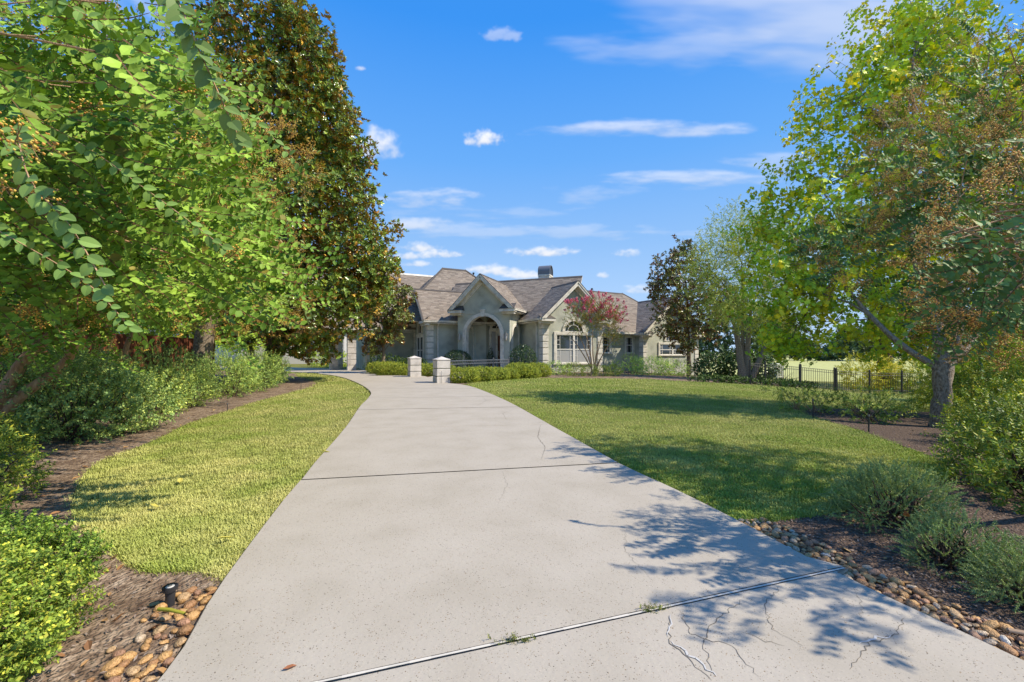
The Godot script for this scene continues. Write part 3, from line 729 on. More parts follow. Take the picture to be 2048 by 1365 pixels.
func lantern(house: Node3D, X: Transform3D) -> void:   # a pewter wall lantern, its back plate on z = 0
	var m := Mb.new(); m.X = X
	m.bevel(Vector3(-0.06, -0.12, 0), Vector3(0.06, 0.12, 0.03), 0.008)
	m.tube([Vector3(0, -0.05, 0.03), Vector3(0, -0.22, 0.08), Vector3(0, -0.25, 0.16), Vector3(0, -0.17, 0.19)], [0.014, 0.014, 0.014, 0.014], 6)
	m.tube([Vector3(0, -0.20, 0.19), Vector3(0, -0.17, 0.19), Vector3(0, -0.15, 0.19)], [0.02, 0.05, 0.085], 8)
	m.tube([Vector3(0, 0.14, 0.19), Vector3(0, 0.17, 0.19), Vector3(0, 0.24, 0.19), Vector3(0, 0.30, 0.19), Vector3(0, 0.33, 0.19), Vector3(0, 0.36, 0.19), Vector3(0, 0.42, 0.19)], [0.15, 0.155, 0.11, 0.04, 0.055, 0.03, 0.006], 8)
	for k in 6:
		var d := Vector3(cos(TAU * k / 6), 0, sin(TAU * k / 6))
		m.tube([Vector3(0, -0.15, 0.19) + d * 0.085, Vector3(0, 0.14, 0.19) + d * 0.135], [0.008, 0.008], 4)
	var l := put("wall_lantern", m, M.pewter, house)
	var g := Mb.new(); g.X = X
	g.tube([Vector3(0, -0.148, 0.19), Vector3(0, 0.139, 0.19)], [0.078, 0.126], 8)
	put("pane", g, M.blind, l)

func downspout(house: Node3D, X: Transform3D, y0: float, y1: float) -> void:
	var m := Mb.new(); m.X = X
	m.box(Vector3(-0.045, y0, 0.01), Vector3(0.045, y1 - 0.28, 0.09))
	beam(m, Vector3(0, y1 - 0.28, 0.05), Vector3(0, y1 - 0.06, 0.40), Vector3(1, 0, 0), Vector3(0, 0.85, -0.5), -0.044, 0.044, -0.04, 0.04)
	put("downspout", m, M.trim, house)

func make_house() -> void:
	srng.seed = 77
	var h := thing("house", Vector3(2.07, 0, -28.0), "sage green stucco house with brown shingled gables, arched porch and quoined corners", "house", "", deg_to_rad(27))
	var I := Transform3D()
	# right front gable, corners at x = 0 and 4.86
	var B := Transform3D(Basis(), Vector3(2.40, 0, 0))
	gable(h, B, 2.43, 3.58, 6.17, 0.5, 0.42, 6.6, -0.4, 6.0)
	quoins(h, Transform3D(Basis(), Vector3(-0.03, 0, 0)), -0.02, 3.36, -1.0)
	quoins(h, Transform3D(Basis(), Vector3(4.83, 0, 0)), -0.02, 3.36, 1.0)
	window(h, I, 0.78, 4.02, 0.62, 2.72, 2, 0.20)
	arch_window(h, I, 2.40, 2.735, 0.95, 0.74)
	downspout(h, Transform3D(Basis(Vector3.UP, -PI / 2), Vector3(-0.03, 0, -0.75)), 0.0, 3.5)
	# right wing, recessed, with two small windows
	var wing := Mb.new(); wing.box(Vector3(4.84, -0.8, -2.25), Vector3(9.9, 2.85, -2.0)); wing.box(Vector3(15.6, -1.2, -9.5), Vector3(15.85, 2.85, -2.3))
	put("wall", wing, M.stucco, h)
	var WX := Transform3D(Basis(), Vector3(0, 0, -2.0))
	window(h, WX, 8.70, 10.05 - 0.35, 1.30, 2.72, 1, 0.17, true, "glass")
	window(h, WX, 6.25, 7.35, 1.30, 2.72, 1, 0.17, true, "glass")
	var sl := sqrt(4.3 * 4.3 + 3.75 * 3.75); var wa := 4.3 / sl; var wb := 3.75 / sl
	roof_plane(h, I, Vector3(2.4, 2.92, -1.5), Vector3(1, 0, 0), Vector3(0, wb, -wa), V2([[0, 0], [13.8, 0], [8.6 + 0.9, sl], [0, sl]]))
	roof_plane(h, I, Vector3(16.2, 2.92, -1.5), Vector3(0, 0, -1), Vector3(-wa, wb, 0), V2([[0, 0], [8.6, 0], [4.3, sl]]))
	var rc := Mb.new()
	beam(rc, Vector3(2.4, 6.67, -5.8), Vector3(11.9, 6.67, -5.8), Vector3(0, -0.65, 0.75), Vector3(0, 0.75, 0.65), -0.03, 0.14, -0.03, 0.035)
	beam(rc, Vector3(11.9, 6.67, -5.8), Vector3(16.2, 2.95, -1.5), Vector3(0, -0.65, 0.75), Vector3(0, 0.75, 0.65), -0.12, 0.12, -0.03, 0.035)
	put("ridge_cap", rc, M.ridge, h)
	var gw := Mb.new()
	gw.box(Vector3(5.2, 2.78, -1.51), Vector3(9.6, 2.91, -1.40)); gw.box(Vector3(5.2, 2.70, -1.99), Vector3(9.6, 2.75, -1.52))
	put("gutter", gw, M.trim, h)
	# far right gable
	var C := Transform3D(Basis(), Vector3(12.82, 0, -1.0))
	gable(h, C, 3.05, 2.85, 5.85, 0.42, 0.42, 5.6, -1.2, 1.2)
	quoins(h, Transform3D(Basis(), Vector3(9.74, 0, -1.0)), -0.75, 2.65, -1.0)
	quoins(h, Transform3D(Basis(), Vector3(15.90, 0, -1.0)), -0.9, 2.65, 1.0)
	window(h, Transform3D(Basis(), Vector3(0, 0, -1.0)), 11.3, 14.5, 1.15, 2.15, 2, 0.17, true, "glass")
	arch_window(h, Transform3D(Basis(), Vector3(0, 0, -1.0)), 12.9, 2.25, 0.95, 0.74, 0.2)
	# porch, turned to face the drive
	var P := Transform3D(Basis(Vector3.UP, deg_to_rad(-47)), Vector3(-3.05, 0, -2.95))
	gable(h, P, 1.95, 4.28, 6.66, 0.5, 0.46, 4.6, 0.0, 0.0, false)
	var front := PackedVector2Array([Vector2(-1.95, 0), Vector2(-1.30, 0)])
	var ap := arch_pts(0, 2.56, 1.30, 1.30, 24); ap.reverse(); front.append_array(ap)
	front.append_array(V2([[1.30, 0], [1.95, 0], [1.95, 3.98], [-1.95, 3.98]]))
	var fw := Mb.new(); fw.X = P; fw.prism(front, -0.35, 0.0)
	put("wall", fw, M.stucco, h)
	var gm := Mb.new(); gm.X = P
	gm.prism(V2([[-1.95, 3.982], [1.95, 3.982], [1.95, 4.62], [0, 6.55], [-1.95, 4.62]]), -0.35, 0.035)
	put("gable_wall", gm, M.stucco, h)
	for s in [-1.0, 1.0]:
		var e := Vector3(s * 2.41, 4.28, 0); var r := Vector3(0, 6.66, 0); var L := (r - e).length()
		var dn := Vector3(s * 2.38 / L, 2.41 / L, 0)
		var sf := Mb.new(); sf.X = P
		beam(sf, e + Vector3(0, 0, 0.04), r + Vector3(0, 0, 0.04), Vector3(0, 0, 1), dn, 0.0, 0.44, -0.20, -0.15)
		beam(sf, e + Vector3(0, 0, 0.04), r + Vector3(0, 0, 0.04), Vector3(0, 0, 1), dn, 0.0, 0.08, -0.42, -0.203)
		put("soffit", sf, M.trim, h)
		var rt := Mb.new(); rt.X = P
		var x0 := minf(s * 2.46, s * 1.42); var x1 := maxf(s * 2.46, s * 1.42)
		rt.box(Vector3(x0, 4.06, 0.04), Vector3(x1, 4.25, 0.56)); rt.box(Vector3(x0 + 0.08, 3.92, 0.04), Vector3(x1 - 0.08, 4.056, 0.36))
		put("cornice_return", rt, M.trim, h)
		var rr := Mb.new(); rr.X = P
		var A := Vector3(x0 - 0.02, 4.252, 0.60); var Bq := Vector3(x1 + 0.02, 4.252, 0.60); var yt := 4.66
		rr.quad(A, Bq, Vector3(x1 - (0.1 if s < 0 else 0.0), yt, 0.04), Vector3(x0 + (0.1 if s > 0 else 0.0), yt, 0.04))
		if s < 0: rr.tri(Bq, Vector3(x1 + 0.02, 4.252, 0.04), Vector3(x1 - 0.1, yt, 0.04))
		else: rr.tri(Vector3(x0 - 0.02, 4.252, 0.04), A, Vector3(x0 + 0.1, yt, 0.04))
		put("return_roof", rr, M.ridge, h)
		# side walls with a narrow arch
		var SX := P * Transform3D(Basis(Vector3.UP, s * PI / 2), Vector3(s * 1.95, 0, 0))
		var side := PackedVector2Array([Vector2(-2.5 if s < 0 else 0.352, 0), Vector2(-1.75 if s < 0 else 0.55, 0)])
		var sc := -1.15 if s < 0 else 1.15
		side = PackedVector2Array()
		if s > 0: side.append_array(V2([[0.352, 0], [0.55, 0]]))
		else: side.append_array(V2([[-2.6, 0], [-1.75, 0]]))
		var sa := arch_pts(sc, 2.55, 0.6, 0.6, 14); sa.reverse(); side.append_array(sa)
		if s > 0: side.append_array(V2([[1.75, 0], [2.6, 0], [2.6, 4.2], [0.352, 4.2]]))
		else: side.append_array(V2([[-0.55, 0], [-0.352, 0], [-0.352, 4.2], [-2.6, 4.2]]))
		var sw := Mb.new(); sw.X = SX; sw.prism(side, -0.35, 0.0)
		put("wall", sw, M.stucco, h)
		var tr := arch_pts(sc, 2.55, 0.80, 0.80, 14); tr.append_array(V2([[sc - 0.80, 0], [sc - 0.6, 0]]))
		var ti := arch_pts(sc, 2.55, 0.6, 0.6, 14); ti.reverse(); tr.append_array(ti); tr.append_array(V2([[sc + 0.6, 0], [sc + 0.80, 0]]))
		for zz in [[-0.02, 0.05], [-0.40, -0.352]]:
			var tm := Mb.new(); tm.X = SX; tm.prism(tr, zz[0], zz[1])
			put("arch_surround", tm, M.trim, h)
	var at := arch_pts(0, 2.56, 1.55, 1.50, 28); at.append_array(V2([[-1.55, 0], [-1.28, 0]]))
	var ai := arch_pts(0, 2.56, 1.28, 1.28, 28); ai.reverse(); at.append_array(ai); at.append_array(V2([[1.28, 0], [1.55, 0]]))
	var am := Mb.new(); am.X = P; am.prism(at, -0.36, 0.06)
	put("arch_surround", am, M.trim, h)
	var ks := Mb.new(); ks.X = P; ks.prism(V2([[-0.11, 3.80], [0.11, 3.80], [0.17, 4.24], [-0.17, 4.24]]), 0.0, 0.13); ks.box(Vector3(-0.20, 4.242, 0), Vector3(0.20, 4.30, 0.16))
	put("keystone", ks, M.trim, h)
	lantern(h, P * Transform3D(Basis(), Vector3(-1.74, 2.36, 0))); lantern(h, P * Transform3D(Basis(), Vector3(1.74, 2.36, 0)))
	# entry inside the porch
	var en := Mb.new(); en.X = P
	en.box(Vector3(-2.3, 0, -2.85), Vector3(2.3, 4.2, -2.6)); en.box(Vector3(-1.6, 3.99, -2.59), Vector3(1.6, 4.1, -0.36)); en.box(Vector3(-1.7, 0, -2.598), Vector3(-0.62, 3.98, -1.95))
	put("wall", en, M.stucco, h)
	var fl := Mb.new(); fl.X = P; fl.box(Vector3(-1.6, 0.03, -2.59), Vector3(1.6, 0.14, 0.3))
	put("porch_floor", fl, M.concrete, h)
	var EX := P * Transform3D(Basis(), Vector3(0.55, 0.14, -2.595))
	var df := Mb.new(); df.X = EX
	df.box(Vector3(-1.15, 0, 0), Vector3(-0.98, 2.75, 0.12)); df.box(Vector3(0.98, 0, 0), Vector3(1.15, 2.75, 0.12)); df.box(Vector3(-0.62, 0, 0), Vector3(-0.48, 2.75, 0.12)); df.box(Vector3(0.48, 0, 0), Vector3(0.62, 2.75, 0.12))
	df.box(Vector3(-1.15, 2.752, 0), Vector3(1.15, 2.95, 0.13)); df.box(Vector3(-0.478, 2.45, 0), Vector3(0.478, 2.75, 0.11))
	put("door_frame", df, M.trim, h)
	for s in [-1.0, 1.0]:
		var g := Mb.new(); g.X = EX; g.box(Vector3(minf(s * 0.62, s * 0.98), 0.25, 0.01), Vector3(maxf(s * 0.62, s * 0.98), 2.75, 0.03))
		put("sidelight", g, M.blind, h)
	arch_window(h, EX, 0.0, 2.955, 1.15, 0.95, 0.0, 0.68)
	var dr := Mb.new(); dr.X = EX
	dr.bevel(Vector3(-0.475, 0.02, 0.0), Vector3(0.475, 2.445, 0.07), 0.01)
	var door := put("door", dr, M.red_door, h)
	var dg := Mb.new(); dg.X = EX; dg.bevel(Vector3(-0.27, 0.35, 0.07), Vector3(0.30, 2.2, 0.085), 0.006)
	put("pane", dg, M.glass, door)
	var dh := Mb.new(); dh.X = EX; dh.bevel(Vector3(-0.43, 0.95, 0.07), Vector3(-0.38, 1.3, 0.12), 0.01)
	put("handle", dh, M.pewter, door)
	# centre roof behind the porch, its ridge across the porch axis
	var cl := sqrt(2.7 * 2.7 + 2.75 * 2.75); var ca := 2.7 / cl; var cb := 2.75 / cl
	roof_plane(h, P, Vector3(-4.5, 4.25, -1.9), Vector3(1, 0, 0), Vector3(0, cb, -ca), V2([[0, 0], [10.5, 0], [10.5, cl], [0, cl]]))
	var cr := Mb.new(); cr.X = P
	beam(cr, Vector3(-4.5, 7.0, -4.6), Vector3(6.0, 7.0, -4.6), Vector3(0, -0.7, 0.7), Vector3(0, 0.7, 0.7), -0.03, 0.14, -0.03, 0.03)
	put("ridge_cap", cr, M.ridge, h)
	# left wing: its gable looks left, its long slope faces the drive
	var A := Transform3D(Basis(Vector3.UP, -PI / 2), Vector3(-6.25, 0, -7.3))
	gable(h, A, 1.95, 3.57, 6.05, 0.45, 0.55, 6.0, -0.2, 5.0)
	quoins(h, Transform3D(Basis(), Vector3(-6.25, 0, -5.35)), -0.02, 3.3, -1.0)
	quoins(h, Transform3D(Basis(Vector3.UP, -PI / 2), Vector3(-6.25, 0, -9.25)), -0.02, 3.3, -1.0)
	window(h, A, -1.05, 1.05, 0.55, 2.7, 2, 0.2, false, "glass")
	arch_window(h, A, 0.0, 2.74, 0.62, 0.45, 0.35)
	downspout(h, Transform3D(Basis(), Vector3(-5.55, 0, -5.35)), 0.0, 3.5)
	# hipped roof behind the left wing
	var hl := sqrt(5.2 * 5.2 + 5.0 * 5.0); var ha := 5.2 / hl; var hb := 5.0 / hl
	roof_plane(h, I, Vector3(-8.4, 3.6, -6.3), Vector3(1, 0, 0), Vector3(0, hb, -ha), V2([[0, 0], [12.6, 0], [7.3, hl], [5.2, hl]]))
	roof_plane(h, I, Vector3(-8.4, 3.6, -16.7), Vector3(0, 0, 1), Vector3(ha, hb, 0), V2([[0, 0], [10.4, 0], [5.2, hl]]))
	roof_plane(h, I, Vector3(4.2, 3.6, -6.3), Vector3(0, 0, -1), Vector3(-ha, hb, 0), V2([[0, 0], [10.4, 0], [5.2, hl]]))
	var hr := Mb.new()
	beam(hr, Vector3(-3.2, 8.6, -11.5), Vector3(-1.1, 8.6, -11.5), Vector3(0, -0.69, 0.72), Vector3(0, 0.72, 0.69), -0.1, 0.14, -0.03, 0.035)
	beam(hr, Vector3(-3.2, 8.62, -11.5), Vector3(-8.4, 3.62, -6.3), Vector3(0, -0.69, 0.72), Vector3(0, 0.72, 0.69), -0.12, 0.12, -0.03, 0.035)
	beam(hr, Vector3(-1.1, 8.62, -11.5), Vector3(4.2, 3.62, -6.3), Vector3(0, -0.69, 0.72), Vector3(0, 0.72, 0.69), -0.12, 0.12, -0.03, 0.035)
	put("ridge_cap", hr, M.ridge, h)
	# rear left wing reaching toward the garage court
	var rl := sqrt(4.9 * 4.9 + 5.1 * 5.1); var ra := 4.9 / rl; var rb := 5.1 / rl
	roof_plane(h, I, Vector3(-15.5, 3.1, -8.6), Vector3(1, 0, 0), Vector3(0, rb, -ra), V2([[0, 0], [13.5, 0], [13.5, rl], [0, rl]]))
	var rw := Mb.new()
	rw.box(Vector3(-9.85, -0.1, -9.45), Vector3(-5.9, 3.2, -9.2)); rw.box(Vector3(-9.85, -0.1, -17), Vector3(-9.6, 3.2, -9.452))
	put("wall", rw, M.stucco, h)
	var rg := Mb.new(); rg.box(Vector3(-15.5, 2.96, -8.61), Vector3(-6.6, 3.09, -8.50)); rg.box(Vector3(-15.5, 2.88, -9.19), Vector3(-6.6, 2.93, -8.62))
	beam(rg, Vector3(-15.5, 8.22, -13.5), Vector3(-2.5, 8.22, -13.5), Vector3(0, -0.7, 0.7), Vector3(0, 0.7, 0.7), -0.1, 0.14, -0.03, 0.02)
	put("gutter", rg, M.trim, h)
	var gd := Mb.new(); gd.box(Vector3(-9.55, 0.0, -9.198), Vector3(-9.1, 2.88, -9.1))
	put("pilaster", gd, M.trim, h)
	for cx in [[-10.9, -9.2], [-12.0, -10.6], [-11.4, -13.6]]:
		var col := Mb.new(); var y := 0.0
		while y < 2.8:
			col.bevel(Vector3(cx[0] - 0.3, y, cx[1] - 0.3), Vector3(cx[0] + 0.3, minf(y + 0.385, 2.9), cx[1] + 0.3), 0.012)
			y += 0.42
		col.box(Vector3(cx[0] - 0.26, 0, cx[1] - 0.26), Vector3(cx[0] + 0.26, 2.9, cx[1] + 0.26))
		put("column", col, M.pale_stone, h)
	# chimney with its barrel cap, in the porch's frame of axes
	var CH := Transform3D(Basis(Vector3.UP, deg_to_rad(-47)), Vector3(3.37, 0.1, -5.48))
	var ch := Mb.new(); ch.X = CH; ch.box(Vector3(-0.44, 5.2, -1.0), Vector3(0.44, 7.22, 0.0))
	var chim := put("chimney", ch, M.stucco, h)
	var cbn := Mb.new(); cbn.X = CH; cbn.bevel(Vector3(-0.47, 7.222, -1.03), Vector3(0.47, 7.42, 0.03), 0.015); cbn.bevel(Vector3(-0.5, 7.424, -1.06), Vector3(0.5, 7.56, 0.06), 0.015)
	put("chimney_band", cbn, M.trim, chim)
	var bc := Mb.new(); bc.X = CH * Transform3D(Basis(Vector3.UP, PI / 2), Vector3(0, 0, -0.5))
	var sh := arch_pts(0, 7.85, 0.55, 0.50, 16); sh.append_array(V2([[-0.55, 7.562], [-0.50, 7.562]]))
	var si := arch_pts(0, 7.85, 0.50, 0.45, 16); si.reverse(); sh.append_array(si); sh.append_array(V2([[0.50, 7.562], [0.55, 7.562]]))
	bc.prism(sh, -0.5, 0.5)
	put("barrel_cap", bc, M.cap_metal, chim)
	var be := Mb.new(); be.X = bc.X
	var bi := arch_pts(0, 7.85, 0.499, 0.449, 16); bi.append_array(V2([[-0.499, 7.562], [0.499, 7.562]]))
	be.prism(bi, -0.44, 0.44)
	put("cap_screen", be, M.dark_metal, chim)
	var ck := Mb.new(); ck.X = CH
	ck.quad(Vector3(-1.0, 5.75, 0.9), Vector3(1.0, 5.75, 0.9), Vector3(0.5, 6.75, -0.1), Vector3(-0.5, 6.75, -0.1), tones[3])
	ck.tri(Vector3(1.0, 5.75, 0.9), Vector3(0.9, 5.75, -1.0), Vector3(0.5, 6.75, -0.1), tones[1]); ck.tri(Vector3(-0.9, 5.75, -1.0), Vector3(-1.0, 5.75, 0.9), Vector3(-0.5, 6.75, -0.1), tones[1])
	put("chimney_cricket", ck, M.shingle, h)
	for e in [[-0.5, 8.05, -11.1], [8.6, 6.6, -6.0]]:
		var vp := Mb.new(); vp.tube([Vector3(e[0], e[1] - 0.6, e[2]), Vector3(e[0], e[1] + 0.25, e[2])], [0.05, 0.05], 7); vp.tube([Vector3(e[0], e[1] + 0.25, e[2]), Vector3(e[0], e[1] + 0.36, e[2])], [0.10, 0.09], 7)
		put("vent_pipe", vp, M.dark_metal, h)
	var mb := Mb.new(); mb.X = Transform3D(Basis(), Vector3(-4.95, 0, -5.35)); mb.bevel(Vector3(0, 0.85, 0), Vector3(0.7, 1.25, 0.03), 0.006)
	put("vent_plate", mb, M.trim, h)

# ---------------------------------------------------------------- plants
var T := {}     # twig meshes
func twig_paired(seed_: int, n: int, le: float, wi: float, span: float, base: Color, fine := true, droop := 0.35) -> ArrayMesh:   # a shoot with leaves in pairs on both sides
	var r := RandomNumberGenerator.new(); r.seed = seed_
	var m := Mb.new(); m.smooth = false
	var p := Vector3.ZERO; var d := Vector3.UP
	var bend := Vector3(r.randf_range(-0.2, 0.2), 0, droop)
	for k in n:
		var q := p + d * span / n
		var s := Vector3(1, 0, 0).rotated(d, r.randfn(0, 0.4))
		if k % 2 == 0 or fine:
			var w := 0.003
			var i0 := m.v.size()
			m.v.append_array([p - s * w, p + s * w, q + s * w * 0.7, q - s * w * 0.7]); m.i.append_array([i0, i0 + 1, i0 + 2, i0, i0 + 2, i0 + 3])
			for j in 4: m.c.append(Color(0.20, 0.12, 0.06))
		for sg in [-1.0, 1.0]:
			if r.randf() < 0.07: continue
			var ld: Vector3 = (s * sg + d * r.randf_range(0.1, 0.55) + Vector3(r.randfn(0, 0.14), r.randfn(0, 0.14), r.randfn(0, 0.14) + 0.22)).normalized()
			var nn := (d.cross(ld) * (1.0 if d.cross(ld).z > 0 else -1.0) + Vector3(r.randfn(0, 0.28), r.randfn(0, 0.28), r.randfn(0, 0.2))).normalized()
			nn = (nn - ld * nn.dot(ld)).normalized()
			var z := r.randf_range(0.8, 1.15) * (1.0 - 0.35 * float(k) / n)
			var c := base * r.randf_range(0.72, 1.22)
			if r.randf() < 0.05: c = Color(0.26, 0.24, 0.05)
			m.leaf(q, ld, nn, le * z, wi * z, wi * 0.07, c, fine)
		p = q
		d = (d + bend * (1.0 / n) * 1.6 + Vector3(r.randfn(0, 0.05), 0, r.randfn(0, 0.05))).normalized()
	return m.mesh()
func panicle(seed_: int, n: int, size: float, cols: Array, br := 0.0055) -> ArrayMesh:   # a branching head of small round capsules or florets
	var r := RandomNumberGenerator.new(); r.seed = seed_
	var m := Mb.new()
	m.tube([Vector3.ZERO, Vector3(0, size * 0.6, size * 0.05), Vector3(0, size, size * 0.16)], [0.003, 0.0025, 0.001], 3, Color(0.20, 0.13, 0.05), false)
	for k in n:
		var t := r.randf_range(0.15, 1.0)
		var an := r.randf() * TAU
		var c0 := Vector3(0, size * t, size * 0.14 * t * t)
		var o := Vector3(cos(an), r.randf_range(-0.1, 0.7), sin(an)) * size * 0.42 * (1.1 - t * 0.8) * r.randf_range(0.35, 1.0)
		var col: Color = cols[r.randi() % cols.size()]
		if k % 3 == 0: m.tube([c0 - Vector3(0, size * 0.08, 0), c0 + o], [0.0018, 0.001], 3, Color(0.24, 0.16, 0.05), false)
		m.ball(c0 + o, Vector3(br, br * 1.15, br) * r.randf_range(0.8, 1.2), col, 4, 2)
	return m.mesh()
func whorl(seed_: int, n: int, le: float, wi: float, top: Color, under: Color) -> ArrayMesh:   # magnolia rosette: glossy above, rusty beneath
	var r := RandomNumberGenerator.new(); r.seed = seed_
	var m := Mb.new(); m.smooth = false
	for k in n:
		var an := k * 2.4 + r.randfn(0, 0.3)
		var el := r.randf_range(0.15, 1.15)
		var d := Vector3(cos(an) * cos(el), sin(el), sin(an) * cos(el))
		var nn := Vector3(-cos(an) * sin(el), cos(el), -sin(an) * sin(el))
		nn = (nn + Vector3(r.randfn(0, 0.25), r.randfn(0, 0.25), r.randfn(0, 0.25))); nn = (nn - d * nn.dot(d)).normalized()
		var b := Vector3(0, -0.10 * r.randf(), 0) + d * 0.012
		var z := r.randf_range(0.75, 1.15)
		m.leaf(b, d, nn, le * z, wi * z, wi * 0.10, top * r.randf_range(0.7, 1.3))
		m.leaf(b - nn * 0.003, d, nn, le * z * 0.99, wi * z * 0.98, wi * 0.10, under * r.randf_range(0.7, 1.2))
	return m.mesh()
func twig_spray(seed_: int, n: int, le: float, wi: float, span: float, base: Color, alt: Color, altp: float, fine := false, ang := 0.8) -> ArrayMesh:   # leaves all round a short twig
	var r := RandomNumberGenerator.new(); r.seed = seed_
	var m := Mb.new(); m.smooth = false
	var i1 := m.v.size()
	m.v.append_array([Vector3(-0.002, 0, 0), Vector3(0.002, 0, 0), Vector3(0, span, 0)]); m.i.append_array([i1, i1 + 1, i1 + 2])
	for j in 3: m.c.append(Color(0.16, 0.11, 0.06))
	for k in n:
		var t := (k + r.randf()) / n
		var an := k * 2.4 + r.randfn(0, 0.4)
		var d := Vector3(cos(an), ang * r.randf_range(0.4, 1.3), sin(an)).normalized()
		var nn := Vector3(-cos(an) * 0.6, 1.0, -sin(an) * 0.6) + Vector3(r.randfn(0, 0.4), r.randfn(0, 0.4), r.randfn(0, 0.4))
		nn = (nn - d * nn.dot(d)).normalized()
		var c := (alt if r.randf() < altp else base) * r.randf_range(0.72, 1.25)
		m.leaf(Vector3(0, span * t, 0), d, nn, le * r.randf_range(0.7, 1.2), wi * r.randf_range(0.8, 1.2), wi * 0.08, c, fine)
	return m.mesh()
func twig_lobed(seed_: int, n: int, le: float, span: float, base: Color) -> ArrayMesh:   # broad lobed leaves that hang from their stalks
	var r := RandomNumberGenerator.new(); r.seed = seed_
	var m := Mb.new(); m.smooth = false
	for k in n:
		var t := (k + r.randf()) / n
		var an := k * 2.4 + r.randfn(0, 0.4)
		var out := Vector3(cos(an), r.randf_range(-0.2, 0.5), sin(an)).normalized()
		var st := Vector3(0, span * t, 0)
		var b := st + out * le * 0.5
		var i0 := m.v.size()
		m.v.append_array([st, st + Vector3(0.002, 0.002, 0), b]); m.i.append_array([i0, i0 + 1, i0 + 2])
		for j in 3: m.c.append(Color(0.20, 0.17, 0.05))
		var d := (out * 0.7 + Vector3(r.randfn(0, 0.25), r.randf_range(-0.95, -0.1), r.randfn(0, 0.25))).normalized()
		var nn := (Vector3(r.randfn(0, 0.35), 1.0, r.randfn(0, 0.35)) + out * 0.6); nn = (nn - d * nn.dot(d)).normalized()
		var s := d.cross(nn)
		var z := le * r.randf_range(0.7, 1.15)
		var c := base * r.randf_range(0.7, 1.25)
		if r.randf() < 0.10: c = Color(0.30, 0.27, 0.03)
		var f := nn * z * 0.07
		var o: Array[Vector3] = [b, b + s * z * 0.42 + d * z * 0.06 + f, b + s * z * 0.28 + d * z * 0.34, b + s * z * 0.50 + d * z * 0.62 + f, b + s * z * 0.20 + d * z * 0.66, b + d * z - f, b - s * z * 0.20 + d * z * 0.66, b - s * z * 0.50 + d * z * 0.62 + f, b - s * z * 0.28 + d * z * 0.34, b - s * z * 0.42 + d * z * 0.06 + f]
		i0 = m.v.size()
		for q in o: m.v.append(q); m.c.append(c)
		for j in range(1, 9): m.i.append_array([i0, i0 + j, i0 + j + 1])
	return m.mesh()
func needles(seed_: int, base: Color) -> ArrayMesh:   # juniper spray
	var r := RandomNumberGenerator.new(); r.seed = seed_
	var m := Mb.new(); m.smooth = false
	for k in 46:
		var t := (k + r.randf()) / 46.0
		var an := k * 2.4
		var p := Vector3(0, 0.15 * t, 0.03 * t * t)
		var d := Vector3(cos(an), 0.9, sin(an)).normalized()
		var le := 0.019 * (1.1 - 0.5 * t) * r.randf_range(0.7, 1.3)
		var s := d.cross(Vector3(sin(an * 3.1), 0.3, cos(an * 2.3))).normalized() * 0.0032
		var c := base * r.randf_range(0.65, 1.3) * (0.8 + 0.5 * t)
		var i0 := m.v.size()
		m.v.append_array([p - s, p + s, p + d * le]); m.i.append_array([i0, i0 + 1, i0 + 2])
		for j in 3: m.c.append(c)
	return m.mesh()

